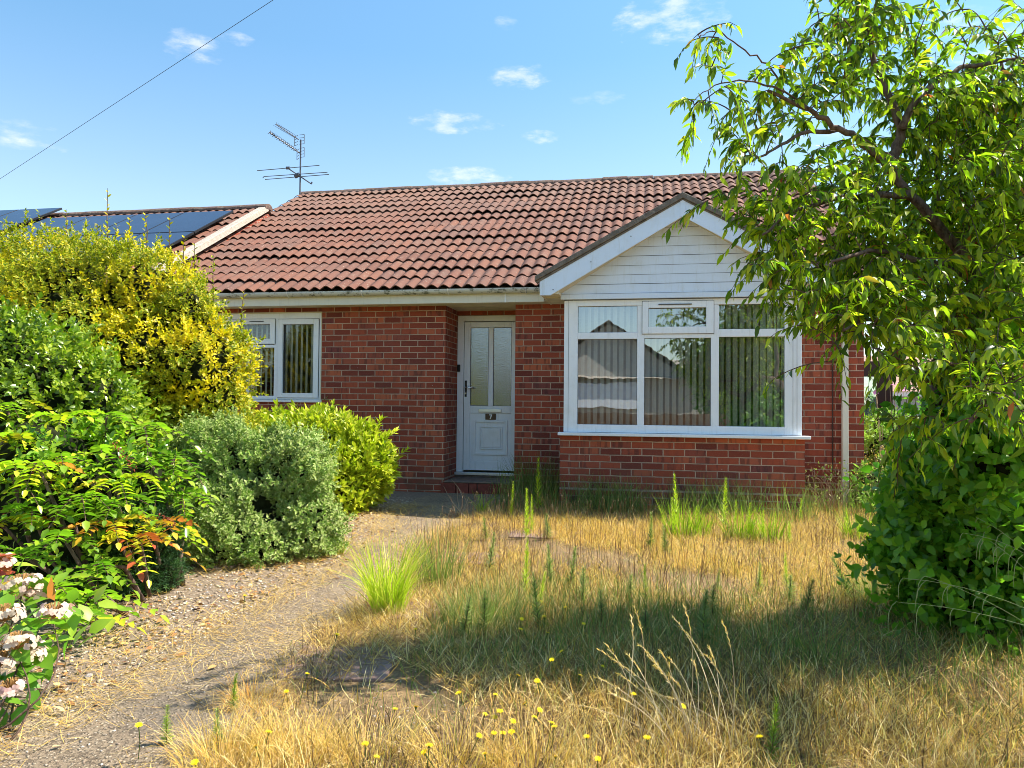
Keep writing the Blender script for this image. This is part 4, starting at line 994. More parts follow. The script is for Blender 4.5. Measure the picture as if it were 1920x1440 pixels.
for (x_, y_, z_, r_, n_) in ((3.4, -5.7, 2.5, .7, 60), (3.9, -4.9, 3.0, .9, 80), (3.2, -6.5, 2.3, .5, 35), (4.2, -5.9, 2.3, .8, 60), (3.6, -4.4, 3.7, .8, 50), (2.6, -4.4, 3.6, .6, 25)):  # unseen crown masses out of view, added to shade the lower right lawn
    targets.append(np.array([x_, y_, z_])+norm(g.normal(size=(n_, 3)))*(g.random((n_, 1))**.45)*r_)
targets = np.concatenate(targets)
nd = np.array(nodes); start = np.array([3.0, -4.8, 1.5])
order = np.argsort([np.min(np.linalg.norm(nd-t, axis=1)) for t in targets])
twl = MB(); LB, LD, LN, LS = [], [], [], []
ndl = [tuple(q) for q in nd]
NDA = nd.copy()
for oi in order:
    t = targets[oi]; dd = np.linalg.norm(NDA-t, axis=1)+ (NDA[:, 2] < .9)*5+np.maximum(0, NDA[:, 2]-t[2]-.1)*.4; k = int(np.argmin(dd)); s_ = NDA[k]; Lw = np.linalg.norm(t-s_)
    if Lw < .04: continue
    m = (s_+t)/2+np.array([0, 0, .16*Lw])+g.normal(0, .04*Lw, 3); out = norm(t-s_); ext = t+out*.12*g.uniform(.4, 1.4)+np.array([0, 0, -.06*g.uniform(.3, 1.5)])
    pts = [s_*(1-q)**2+2*m*q*(1-q)+t*q*q for q in np.linspace(0, 1, 6)]+[(t+ext)/2+[0, 0, .01], ext]
    twl.tube(pts, list(np.linspace(min(.0065, .003+.004*Lw), .0012, len(pts))), 4, cap=False)
    NDA = np.concatenate([NDA, np.array(pts[2:6])])
    pts = np.array(pts); nl = g.integers(11, 17)
    for i in range(nl):
        q = .30+.70*(i+g.random()*.5)/nl; f = q*(len(pts)-1); a_ = int(min(f, len(pts)-2)); p = pts[a_]*(1-(f-a_))+pts[a_+1]*(f-a_); tan = norm(pts[a_+1]-pts[a_])
        side = np.cross(tan, (0, 0, 1)); side = side/max(np.linalg.norm(side), 1e-6)*(1 if i % 2 else -1)
        LB.append(p); LD.append(tan*.75+side*.60+np.array([0, 0, -.3-.6*g.random()])+g.normal(0, .36, 3)); LN.append(side*.5+np.array([0, 0, 1.0])+g.normal(0, .5, 3)); LS.append(.060*g.uniform(.5, 1.3))
twl.build('twig', M['twig'], tree)
M['cherry'] = leaf_mat('cherry_leaf', [(0, (.06, .10, .009)), (.35, (.19, .26, .011)), (.75, (.45, .47, .016)), (.95, (.74, .66, .03)), (.99, (.60, .42, .03)), (.995, (.60, .16, .03)), (1, (.55, .06, .03))], transl=.52, rough=.34, spec=.45, tr_gain=1.7)
cherry = leaf_proto(.32, .16, .30, True)
nL = len(LB); scatter('foliage', cherry, np.array(LB), np.array(LD), np.array(LN), np.array(LS), g.random(nL), M['cherry'], tree, smooth=True)
print('tree leaves', nL)

# ---------------------------------------------------------------- dark broad-leaved shrub under the tree
M['darkleaf'] = leaf_mat('broad_leaf', [(0, (.06, .15, .015)), (.5, (.15, .31, .022)), (.90, (.30, .46, .03)), (1, (.55, .56, .04))], tr_gain=1.5, transl=.5, rough=.35, spec=.45)
rb_ = [bl(1805, 990, -4.8, 120), bl(1745, 1040, -4.9, 75), bl(1870, 1110, -4.9, 105), bl(1905, 940, -4.7, 125), bl(1790, 1110, -5.0, 70), bl(1720, 940, -4.7, 55), bl(1960, 1060, -4.8, 120), bl(1850, 880, -4.7, 90), bl(1780, 870, -4.8, 70), bl(1890, 810, -4.7, 90), bl(1690, 1010, -4.9, 40), bl(1830, 1180, -5.0, 60), bl(1820, 810, -5.0, 60), bl(1900, 740, -5.0, 70), bl(1870, 850, -5.3, 80)]
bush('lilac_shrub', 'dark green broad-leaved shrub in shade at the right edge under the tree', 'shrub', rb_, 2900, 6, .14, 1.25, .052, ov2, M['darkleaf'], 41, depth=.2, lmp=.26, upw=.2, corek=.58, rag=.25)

# ---------------------------------------------------------------- planting beside the house, right
M['limeshrub'] = leaf_mat('lime_shrub_leaf', [(0, (.12, .24, .03)), (.5, (.28, .40, .05)), (1, (.50, .55, .14))], transl=.4)
rs = [bl(1665, 850, .6, 55), bl(1640, 910, -.2, 40), bl(1700, 880, .3, 60), bl(1660, 800, 1.2, 38), bl(1740, 900, 0, 60), bl(1640, 965, -.6, 35)]
bush('lime_shrub', 'loose lime green shrub beside the right corner of the brick house', 'shrub', rs, 1500, 8, .08, 1.1, .045, long_, M['limeshrub'], 43, depth=.2, lmp=.2, corek=.6)
bush('box_shrub', 'dark green shrub further back between the house and the tree', 'shrub', [bl(1790, 800, 2.5, 80), bl(1840, 700, 4, 110), bl(1900, 760, 3, 110), bl(1750, 860, 1.5, 50), bl(1880, 600, 5, 90)], 1500, 8, .12, 1.1, .07, oval, M['darkleaf'], 44, depth=.15, lmp=.2, corek=.8)
lav = empty('mallow_plant', at(1680, 830, -.1), 'tall lanky mallow with pink flowers beside the brown framed porch', 'plant')
M['pink'] = simple('pink_petal', (.75, .28, .48), .7, .2, var=.1); tops = []
g = np.random.default_rng(60)
for (px, py) in ((1643, 736), (1676, 722), (1688, 718), (1683, 732), (1666, 700), (1694, 730), (1655, 760), (1640, 700)):
    c = at(px, py, -.1); tops.append(c); k5 = norm(g.normal(size=3)+[0, -1, .4]); u_ = norm(np.cross(k5, [0, 0, 1])); v_ = np.cross(k5, u_)
    if py < 740 and px != 1640 and px != 1666:
        B = np.repeat(c[None], 5, 0); D = np.array([u_*math.cos(a_)+v_*math.sin(a_)+k5*.3 for a_ in np.arange(5)*1.2566]); scatter('flower', petal, B, D, np.repeat(k5[None], 5, 0), .038, g.random(5), M['pink'], lav)
stems('stem', (at(1670, 960, -.1)[0], -.1, 0), tops, .006, M['dead'], lav, seed=8)
porch = empty('glazed_porch', (4.7, 4.0, 0), 'dark brown framed glazed porch behind the right corner of the brick house', 'porch')
mb = MB(); X_ = lambda px, y=4.0: at(px, 760, y)[0]
for a_, b_ in ((1646, 1660), (1662, 1674)): mb.box(X_(a_), X_(b_), 4.0, 4.08, 0, 1.85)
mb.box(3.6, X_(1646)-.001, 4.0, 4.08, 1.60, 1.85); mb.box(3.6, X_(1646)-.001, 4.0, 4.08, 0, .35)
mb.box(X_(1646), X_(1674), 4.0801, 6.5, 1.76, 1.86)
mb.build('frame', M['brown'], porch, bevel=.004)
mb = MB(); mb.box(3.6, X_(1646), 4.03, 4.035, .35, 1.6); mb.build('pane', glass('porch_glass', .35, (.6, .75, .75)), porch)
gar = empty('garage', (9, 14, 0), 'pale grey garage with a white fascia far behind the tree at right', 'garage')
mb = MB(); gx = lambda px: at(px, 760, 13.)[0]
mb.box(gx(1655), gx(2010), 13.2, 18, 0, 2.3-.9); mb.build('wall', M['render_wall'], gar)
zf = at(1700, 735, 13.)[2]
mb = MB(); mb.box(gx(1655), gx(2010), 12.95, 13.1, zf-.12, zf+.02); mb.build('fascia', M['white'], gar)
mb = MB(); mb.box(gx(1673), gx(1702), 13.12, 13.19, .02, zf-.2); mb.box(gx(1703), gx(1745), 13.12, 13.19, .02, zf-.2); mb.build('garage_door', M['grey_door'], gar)
mb = MB(); mb.add([(gx(1650), 12.9, zf+.02), (gx(2020), 12.9, zf+.02), (gx(2020), 16.5, zf+1.2), (gx(1650), 16.5, zf+1.2)], [(0, 1, 2, 3)]); mb.build('roof', simple('far_roof', (.42, .25, .19), .9, .1, var=.2), gar)
mb = MB(); mb.box(3.9, 14, 9.0, 9.2, 0, .75); tag(mb.build('garden_wall', M['render_wall']), 'low pale garden wall beyond the porch at right', 'wall')

# ================================================================ DRY GARDEN FLOOR
def in_poly(P, poly):
    x, y = P[:, 0], P[:, 1]; c = np.zeros(len(P), bool); n = len(poly)
    for i in range(n):
        x0, y0 = poly[i][:2]; x1, y1 = poly[(i+1) % n][:2]
        m = ((y0 > y) != (y1 > y)) & (x < (x1-x0)*(y-y0)/((y1-y0) if y1 != y0 else 1e-9)+x0); c ^= m
    return c
def xR(y): return np.interp(-y, [-p[1] for p in path_R], [p[0] for p in path_R])
def xL_(y): return np.interp(-y, [-p[1] for p in path_L], [p[0] for p in path_L])
def n2(x, y, s, seed=0.):
    return (np.sin(x*s+1.7*np.sin(y*s*.8+seed))+np.sin(y*s*1.1+1.3*np.sin(x*s*.9-seed)+2)+.6*np.sin(x*s*2.3+y*s*1.9+seed))/2.6
def in_view(P, m=.25):
    d = P-CAM; z = d@FW; return (z > .6) & (np.abs(d@RT) < z*(960/F_PX)+m) & ((d@UP) > -z*(720/F_PX)-m)
def sample_lawn(n, seed, y0=-8.4, y1=-.05, near=True):
    g = np.random.default_rng(seed); out = []; got = 0
    while got < n:
        P = np.stack([g.uniform(-1.6, 5.2, n*2), g.uniform(y0, y1, n*2), np.zeros(n*2)], 1); dist = np.linalg.norm(P-CAM, axis=1)
        ok = in_view(P, .5) & (P[:, 0] > xR(P[:, 1])+g.normal(0, .07, len(P))) & (g.random(len(P)) < np.clip(3.2/dist, .25, 1)**(1.2 if near else .3))
        ok &= ~((P[:, 1] > -.86) & (P[:, 0] > -.06) & (P[:, 0] < 2.54)) & ~((P[:, 1] > -.02) & (P[:, 0] < 3.33))
        out.append(P[ok]); got += ok.sum()
    return np.concatenate(out)[:n]
def blades(name, P, length, width, lean, leandir, curl, tone, mat, parent=None, segs=3, seed=1, **kw):
    """curved tapering blades; lean = angle from upright"""
    g = np.random.default_rng(seed); N = len(P); t = np.linspace(0, 1, segs+1)
    cx, cy = np.cos(leandir), np.sin(leandir); pos = [P]; ang = lean.copy()
    for i in range(segs):
        st = length/segs; p = pos[-1]+np.stack([np.sin(ang)*cx*st, np.sin(ang)*cy*st, np.cos(ang)*st], 1); p[:, 2] = np.maximum(p[:, 2], .004+.01*g.random(N)); pos.append(p); ang = ang+curl/segs
    fa = g.random(N)*6.28; S = np.stack([np.cos(fa), np.sin(fa), np.zeros(N)], 1)
    ws = [.8, 1.0, .75, .45][:segs] if segs <= 4 else list(np.linspace(.9, .4, segs))
    V = []
    for i in range(segs):
        w_ = (width*ws[i]/2)[:, None]; V += [pos[i]-S*w_, pos[i]+S*w_]
    V.append(pos[segs]); V = np.stack(V, 1); k = 2*segs+1; off = (np.arange(N)*k)[:, None]
    F4 = [np.stack([off[:, 0]+2*i, off[:, 0]+2*i+1, off[:, 0]+2*i+3, off[:, 0]+2*i+2], 1) for i in range(segs-1)]
    F3 = np.stack([off[:, 0]+2*segs-2, off[:, 0]+2*segs-1, off[:, 0]+2*segs], 1)
    me = raw_mesh(name, V.reshape(-1, 3), [np.concatenate(F4), F3]) if segs > 1 else raw_mesh(name, V.reshape(-1, 3), [F3])
    add_attr(me, 'rnd', np.repeat(tone, k)); add_attr(me, 'edge', np.tile(np.repeat(t, 2)[:k], N))
    return link_mesh(me, name, mat, parent)
STRAW = [(0, (.15, .085, .035)), (.2, (.36, .21, .07)), (.45, (.68, .41, .09)), (.7, (.84, .56, .16)), (.85, (.88, .69, .34)), (1, (.72, .33, .05))]
M['straw'] = leaf_mat('dry_grass', STRAW, transl=.3, rough=.6, spec=.2, tr_gain=1.1)
M['olive'] = leaf_mat('olive_grass', [(0, (.09, .13, .03)), (.4, (.17, .22, .05)), (.75, (.30, .33, .09)), (1, (.45, .42, .15))], transl=.35, rough=.55, spec=.25)
M['fresh'] = leaf_mat('fresh_grass', [(0, (.16, .24, .015)), (.4, (.36, .44, .02)), (.8, (.58, .60, .035)), (1, (.72, .62, .12))], transl=.42, rough=.4, spec=.3)
g = np.random.default_rng(100)
# matted dead thatch
P_ = sample_lawn(150000, 101); N_ = len(P_); nz = n2(P_[:, 0], P_[:, 1], 2.1, 1)
bare = n2(P_[:, 0], P_[:, 1], 1.9, 6)+.45*n2(P_[:, 0], P_[:, 1], 5.3, 1)
keep = g.random(N_) < np.clip(.75+.6*nz-1.4*np.clip(bare-.15, 0, 1), .05, 1); P_ = P_[keep]; N_ = len(P_); nz = nz[keep]
P_[:, 2] = g.random(N_)*.03
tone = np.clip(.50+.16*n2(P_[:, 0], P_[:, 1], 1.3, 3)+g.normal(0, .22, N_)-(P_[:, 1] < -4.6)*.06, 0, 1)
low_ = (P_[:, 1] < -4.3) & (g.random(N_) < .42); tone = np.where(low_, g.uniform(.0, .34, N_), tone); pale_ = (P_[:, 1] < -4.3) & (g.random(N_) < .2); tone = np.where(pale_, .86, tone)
tag(blades('dead_grass', P_, g.uniform(.04, .16, N_), g.uniform(.0014, .0042, N_), g.uniform(.7, 1.55, N_), g.random(N_)*6.28, g.normal(.3, .7, N_), tone, M['straw'], segs=3, seed=2), 'matted dead straw-coloured grass covering the lawn', 'grass', kind='stuff')
# standing dry grass
P_ = sample_lawn(85000, 103); nz = n2(P_[:, 0], P_[:, 1], 2.6, 5); N_ = len(P_)
bare = n2(P_[:, 0], P_[:, 1], 1.9, 6)+.45*n2(P_[:, 0], P_[:, 1], 5.3, 1); front = (P_[:, 1] < -6.1); backb = (P_[:, 1] > -3.9)
keep = g.random(N_) < np.clip(np.where(backb, .9, np.where(front, .55, .38))+.5*nz-1.3*np.clip(bare-.12, 0, 1), .02, 1); P_ = P_[keep]; nz = nz[keep]; front = front[keep]; backb = backb[keep]; N_ = len(P_)
ht = np.where(backb, .075, np.where(front, .095, .08))*(1+.6*nz)*g.uniform(.4, 1.7, N_)
ht = np.where(P_[:, 1] > -2.0, ht*.9, ht)
tone = np.clip(.52+.10*nz+g.normal(0, .18, N_)+backb*.08, 0, 1)
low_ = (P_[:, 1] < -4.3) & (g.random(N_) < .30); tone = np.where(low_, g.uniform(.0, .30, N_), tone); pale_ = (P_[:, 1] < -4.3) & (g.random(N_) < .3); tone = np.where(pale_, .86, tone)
tag(blades('standing_grass', P_, ht, g.uniform(.0014, .0028, N_), np.abs(g.normal(.3, .4, N_)), g.random(N_)*6.28, g.normal(1.0, .8, N_), tone, M['straw'], segs=3, seed=3), 'standing bleached grass stalks over the lawn', 'grass', kind='stuff')
# greener low growth through the middle and along the wall
P_ = sample_lawn(60000, 105); nz = n2(P_[:, 0], P_[:, 1], 2.0, 9)+.5*n2(P_[:, 0], P_[:, 1], 6.0, 2); N_ = len(P_)
mid = np.exp(-((P_[:, 1]+5.1)/.9)**2)*(P_[:, 0] > -.1); wallg = (P_[:, 1] > -1.35)*1.0
keep = g.random(N_) < np.clip(.10+.75*mid+.35*wallg+.30*nz*(.4+mid), 0, 1); P_ = P_[keep]; mid = mid[keep]; N_ = len(P_)
tag(blades('green_weeds', P_, g.uniform(.04, .15, N_)*(.6+.7*mid), g.uniform(.0018, .0036, N_), np.abs(g.normal(.2, .3, N_)), g.random(N_)*6.28, g.normal(.5, .5, N_), np.clip(g.normal(.42, .25, N_), 0, 1), M['olive'], segs=3, seed=4), 'olive green weeds growing through the dry lawn', 'weeds', kind='stuff')
# brown dead weeds, wiry and curled
P_ = sample_lawn(48000, 107); N_ = len(P_); q_ = n2(P_[:, 0], P_[:, 1], 2.8, 12)+.4*n2(P_[:, 0], P_[:, 1], 7, 3)
keep = g.random(N_) < np.clip(.16+.8*q_*(P_[:, 1] < -3.6)+.35*(P_[:, 1] > -1.5)+.25*((P_[:, 0] > 1.6) & (P_[:, 1] < -5)), 0, 1); P_ = P_[keep]; N_ = len(P_)
M['brownweed'] = leaf_mat('brown_weed', [(0, (.05, .032, .02)), (.5, (.13, .08, .045)), (1, (.27, .19, .11))], transl=.15, rough=.8, spec=.1)
tag(blades('brown_weeds', P_, g.uniform(.05, .20, N_), g.uniform(.0014, .003, N_), np.abs(g.normal(.3, .5, N_)), g.random(N_)*6.28, g.normal(.4, 1.4, N_), g.random(N_), M['brownweed'], segs=4, seed=14), 'wiry brown dead weeds through the lawn', 'weeds', kind='stuff')
# rank growth along the foot of the walls
n_ = 6500; X_w = g.uniform(-.72, 3.6, n_); Yw = np.where(X_w < -.02, g.uniform(-1.3, -.05, n_), np.where(X_w < 2.52, -.86-np.abs(g.normal(0, .28, n_)), -.05-np.abs(g.normal(0, .45, n_)))); k_ = g.random(n_) < np.clip(.35+.7*n2(X_w, Yw, 5.5, 3), 0, 1)
P_ = np.stack([X_w, Yw, 0*X_w], 1)[k_]; N_ = len(P_)
tag(blades('wall_weeds', P_, g.uniform(.10, .46, N_)*np.where(P_[:, 0] < -.02, 1.25, 1), g.uniform(.003, .0065, N_), np.abs(g.normal(.12, .2, N_)), g.random(N_)*6.28, g.normal(.5, .5, N_), np.clip(g.normal(.45, .3, N_), 0, 1), M['olive'], segs=4, seed=15), 'rank green and browning growth along the foot of the front walls', 'weeds', kind='stuff')
# stray straw over path and gravel
Pq = np.stack([g.uniform(-2.8, .1, 60000), g.uniform(-8.4, -1.2, 60000), g.uniform(.006, .024, 60000)], 1)
dl = np.minimum(np.abs(Pq[:, 0]-xR(Pq[:, 1])), np.abs(Pq[:, 0]-xL_(Pq[:, 1])-.05)); ok = in_view(Pq, .3) & (Pq[:, 0] < xR(Pq[:, 1])+.1) & (g.random(60000) < np.clip(.32+1.3*np.exp(-(dl/.16)**2)+.45*n2(Pq[:, 0], Pq[:, 1], 3, 7), 0, 1))
Pq = Pq[ok]; N_ = len(Pq)
tag(blades('loose_straw', Pq, g.uniform(.03, .12, N_), g.uniform(.0013, .0026, N_), g.uniform(1.1, 1.55, N_), g.random(N_)*6.28, g.normal(.1, .6, N_), np.clip(g.normal(.55, .2, N_), 0, 1), M['straw'], segs=3, seed=5), 'loose straw scattered over the path and gravel', 'grass', kind='stuff')
# gravel stones
def stones(name, P, size, mat, label, seed):
    g = np.random.default_rng(seed); N = len(P); O = np.array([(1, 0, 0), (-1, 0, 0), (0, 1, 0), (0, -1, 0), (0, 0, 1), (0, 0, -1), (.6, .6, .45), (-.6, .55, .5), (-.55, -.6, .5), (.6, -.6, .4)], float)
    Fc = np.array([(0, 6, 9), (6, 2, 7), (7, 1, 8), (8, 3, 9), (6, 7, 4), (7, 8, 4), (8, 9, 4), (9, 6, 4), (0, 2, 6), (2, 1, 7), (1, 3, 8), (3, 0, 9)])
    V = np.repeat(O[None], N, 0)*(1+g.normal(0, .15, (N, 10, 1))); a = g.random(N)*6.28; c, s_ = np.cos(a)[:, None], np.sin(a)[:, None]; sx, sy, sz = [g.uniform(*r_, (N, 1)) for r_ in ((.7, 1.3), (.6, 1.0), (.35, .7))]
    x, y, z = V[..., 0]*sx, V[..., 1]*sy, V[..., 2]*sz; W = np.stack([x*c-y*s_, x*s_+y*c, z], 2)*size[:, None, None]+P[:, None]
    me = raw_mesh(name, W.reshape(-1, 3), [(Fc[None]+(np.arange(N)*10)[:, None, None]).reshape(-1, 3)]); add_attr(me, 'rnd', np.repeat(g.random(N), 10)); o = link_mesh(me, name, mat)
    return tag(o, label, 'gravel', kind='stuff')
t = NT('pebble', .8, .25); t.color(t.mix(t.math('MULTIPLY', t.noise(60, 3), .4), t.ramp(t.attr('rnd'), [(0, (.14, .10, .08)), (.25, (.30, .21, .14)), (.55, (.48, .37, .26)), (.8, (.70, .60, .47)), (1, (.24, .22, .23))]), (.25, .20, .16))); M['pebble'] = t.m
Pq = np.stack([g.uniform(-3.0, -1.0, 26000), g.uniform(-8.2, -.6, 26000), np.full(26000, .006)], 1); ok = in_view(Pq, .2) & (Pq[:, 0] < xL_(Pq[:, 1])+np.abs(g.normal(0, .05, 26000))) & (Pq[:, 0] > xL_(Pq[:, 1])-1.15)
Pq = Pq[ok]; Pq = Pq[g.random(len(Pq)) < np.clip(.72+.5*n2(Pq[:, 0], Pq[:, 1], 4.5, 8), .2, 1)]; stones('gravel', Pq, g.uniform(.003, .011, len(Pq))*(1+.6*(g.random(len(Pq)) < .08)), M['pebble'], 'pale mixed gravel between the shrubs and the path', 6)
Pq = np.stack([g.uniform(-1.4, 3.4, 26000), g.uniform(-8.3, -2, 26000), np.full(26000, .008)], 1); ok = in_view(Pq, .2) & (g.random(26000) < np.where(Pq[:, 0] < xR(Pq[:, 1]), .5, np.clip(n2(Pq[:, 0], Pq[:, 1], 1.9, 6)-.2+(Pq[:, 0] > 1.5)*.5*(Pq[:, 1] < -5.3), 0, .8)))
Pq = Pq[ok]; stones('loose_gravel', Pq, g.uniform(.002, .0065, len(Pq)), M['pebble'], 'small stones loose on the path and bare soil', 7)
# fallen leaves
t = NT('fallen_leaf', .8, .15); t.color(t.ramp(t.attr('rnd'), [(0, (.14, .06, .03)), (.4, (.34, .17, .06)), (.7, (.50, .30, .11)), (.9, (.60, .42, .20)), (1, (.55, .12, .04))])); M['fallen'] = t.m
Pq = np.stack([g.uniform(-2.6, -.3, 7000), g.uniform(-7.6, -1.5, 7000), g.uniform(.012, .022, 7000)], 1); dd_ = xL_(Pq[:, 1])-.25-Pq[:, 0]
ok = in_view(Pq, .1) & (g.random(7000) < .9*np.exp(-(dd_/.30)**2)*(.5+.5*n2(Pq[:, 0], Pq[:, 1], 4, 2))+.01); Pq = Pq[ok]; N_ = len(Pq)
o = scatter('fallen_leaves', oval, Pq, g.normal(size=(N_, 3))*[1, 1, .12], g.normal(0, .35, (N_, 3))+[0, 0, 1], g.uniform(.02, .05, N_), g.random(N_), M['fallen']); tag(o, 'brown fallen leaves lying on the gravel edge', 'leaves', kind='stuff')

# ---------------------------------------------------------------- grass clumps that stand out
def clump(name, label, px, py, h, rad, n, mat, lean=.32, wid=.006, tone=(.5, .22), cat='grass clump', group=None, seed=1, curl=.7):
    g = np.random.default_rng(seed); c = gnd(px, py); a = g.random(n)*6.28; r = rad*np.sqrt(g.random(n)); P = np.stack([c[0]+np.cos(a)*r, c[1]+np.sin(a)*r*.7, np.zeros(n)], 1)
    o = blades(name, P, h*g.uniform(.5, 1.08, n), wid*g.uniform(.6, 1.3, n), np.abs(g.normal(.06, lean*.55, n))+r/rad*lean*.5, a+g.normal(0, .5, n), g.gamma(2, curl/2, n), np.clip(g.normal(*tone, n), 0, 1), mat, segs=5, seed=seed)
    return tag(o, label, cat, group)
clump('grass_clump', 'tall bright yellow-green grass clump at the right edge of the path', 728, 1152, .45, .085, 300, M['fresh'], lean=.24, wid=.007, tone=(.78, .22), seed=1)
clump('grass_clump', 'small bright green grass tuft at the foot of the silver shrub', 636, 1040, .24, .05, 70, M['fresh'], lean=.6, seed=2)
clump('grass_clump', 'olive grass clump just right of the bright yellow-green clump', 825, 1100, .42, .13, 260, M['olive'], lean=.22, wid=.004, seed=3)
clump('grass_clump', 'tall rank green grass beside the door step and the bay', 1000, 935, .62, .22, 300, M['olive'], lean=.2, wid=.006, tone=(.25, .2), seed=4)
clump('grass_clump', 'spiky light green tuft in front of the door step', 905, 960, .30, .05, 60, M['fresh'], lean=.6, seed=5)
clump('grass_clump', 'thin green grass against the brick below the left of the bay', 1130, 960, .36, .18, 120, M['olive'], lean=.25, wid=.004, tone=(.3, .2), seed=6)
clump('grass_clump', 'yellowing tuft in the lawn left of the dry seeding stalks', 900, 1170, .26, .2, 260, M['olive'], lean=.3, wid=.004, tone=(.75, .2), seed=7)
clump('grass_clump', 'green tuft in the shade below the broad-leaved shrub', 1545, 1250, .26, .06, 60, M['olive'], lean=.4, wid=.005, seed=8)
clump('grass_clump', 'greyish drooping mound of fine grass in front of the broad-leaved shrub', 1680, 1130, .30, .25, 900, M['olive'], lean=.8, wid=.0025, tone=(.6, .3), seed=9, curl=1.6)
clump('grass_clump', 'rust-coloured dead grass mound by the path near the camera', 480, 1320, .14, .12, 500, M['straw'], lean=.9, wid=.002, tone=(.95, .1), seed=10, curl=1.6)
for i, (px, py, h, lab) in enumerate(((1278, 1010, .42, 'left of the bay centre'), (1385, 1010, .34, 'right of the bay centre'), (1440, 1015, .30, 'below the right pane'), (1610, 1010, .30, 'by the downpipe foot'), (1310, 1005, .30, 'second from the left'))):
    clump('lime_tuft', 'lime weedy tuft in sun under the bay, %s' % lab, px, py, h, .13, 110, M['fresh'], lean=.25, wid=.007, tone=(.3, .2), seed=40+i, cat='weed', group='lime tufts in front of the bay')
for i, (px, py, lab) in enumerate(((420, 1430, 'left'), (560, 1425, 'second from left'), (690, 1430, 'middle'), (860, 1435, 'second from right'), (1000, 1440, 'right'))):
    clump('straw_clump', 'bleached arching grass tuft along the bottom edge, %s of five' % lab, px, py, .20, .15, 330, M['straw'], lean=.5, wid=.0028, tone=(.68, .14), seed=20+i, curl=1.3, group='straw tufts along the bottom edge')
# seeding stalks, leaning left
sg = empty('seeding_grass', gnd(1330, 1400), 'tuft of tall bleached seeding grass stalks leaning left in the near lawn', 'grass clump')
g = np.random.default_rng(55); mb = MB(); hB, hD = [], []
ends = [(1183, 1157), (1190, 1140), (1263, 1158), (1284, 1139), (1356, 1168), (1330, 1215), (1138, 1210), (1125, 1219), (1150, 1238), (1200, 1210), (1215, 1230), (1118, 1270), (1240, 1222), (1255, 1235), (1230, 1250), (1160, 1265), (1210, 1290), (1290, 1190), (1300, 1240), (1175, 1225), (1222, 1300), (1070, 1320), (1255, 1265), (1325, 1230), (1145, 1300)]
for i, (px, py) in enumerate(ends):
    y = -6.45+g.normal(0, .12); tip = at(px, py, y); base = gnd(1310+g.normal(0, 45)+(px-1230)*.45, 1420+g.normal(0, 15)); base[2] = 0
    m = base*.45+tip*.55+np.array([.05, 0, .14*np.linalg.norm(tip-base)]); ts = np.linspace(0, 1, 10); pts = [base*(1-t)**2+2*m*t*(1-t)+tip*t*t for t in ts]
    mb.tube(pts, list(np.linspace(.0019, .0011, 10)), 4, cap=False)
    for q in range(26):
        t = .74+.26*q/25; p = base*(1-t)**2+2*m*t*(1-t)+tip*t*t; tan = norm(2*(1-t)*(m-base)+2*t*(tip-m)); hB.append(p); hD.append(tan+g.normal(0, .28, 3))
mb.build('stalk', M['seedstalk'] if 'seedstalk' in M else simple('seed_stalk', (.62, .48, .27), .7, .2), sg)
scatter('seed_head', needle, np.array(hB), np.array(hD), g.normal(size=(len(hB), 3)), .016, g.uniform(.6, .9, len(hB)), M['straw'], sg, widths=np.full(len(hB), 1.6))
# fine dark-headed stalks in front of the bay
fs = MB(); g = np.random.default_rng(66); hB = []
n = 1100; Pq = sample_lawn(n, 120, -4.9, -1.4, near=False)
for p in Pq:
    h = g.uniform(.12, .32); tip = p+np.array([g.normal(0, .03), g.normal(0, .03), h]); fs.tube([p, (p+tip)/2+g.normal(0, .006, 3), tip], [.0014, .001, .0008], 3, cap=False)
    for q in range(4): hB.append(tip-(0, 0, .01*q)+g.normal(0, .003, 3))
o = fs.build('plantain_stalks', simple('dark_stalk', (.12, .06, .03), .9, .1, var=.4)); tag(o, 'fine brown flower stalks standing all over the lawn', 'weeds', kind='stuff')
hB = np.array(hB); o = scatter('plantain_heads', needle, hB, g.normal(0, .4, hB.shape)+[0, 0, 1], g.normal(size=hB.shape), .016, np.zeros(len(hB)), M['dead'], None, widths=np.full(len(hB), 2.0)); tag(o, 'small brown seed heads on the fine stalks', 'weeds', kind='stuff')

# ---------------------------------------------------------------- countable weeds: upright leafy fleabane
protos = []
for v in range(3):
    g = np.random.default_rng(200+v); n = 110; t = np.linspace(.05, 1, n); P_ = np.stack([.02*np.sin(t*3+v), .015*np.cos(t*4), t], 1); an = np.arange(n)*2.4
    D_ = np.stack([np.cos(an), np.sin(an), .55+.9*t], 1); e_ = empty('fleabane_plant', (0, 0, 0), 'x', 'weed')
    scatter('leaves', leaf_proto(.20, .1, .25, True), P_, D_, np.tile([0, 0, 1.], (n, 1))+g.normal(0, .2, (n, 3)), .22*(1.15-.75*t), g.uniform(.1, .9, n), M['fresh' if v else 'greenshoot'], e_)
    mb = MB(); mb.tube([tuple(P_[0]*[1, 1, 0]), tuple(P_[n//2]), tuple(P_[-1])], [.010, .008, .004], 5); mb.build('stem', M['olive'] if False else M['twig'], e_); protos.append(e_)
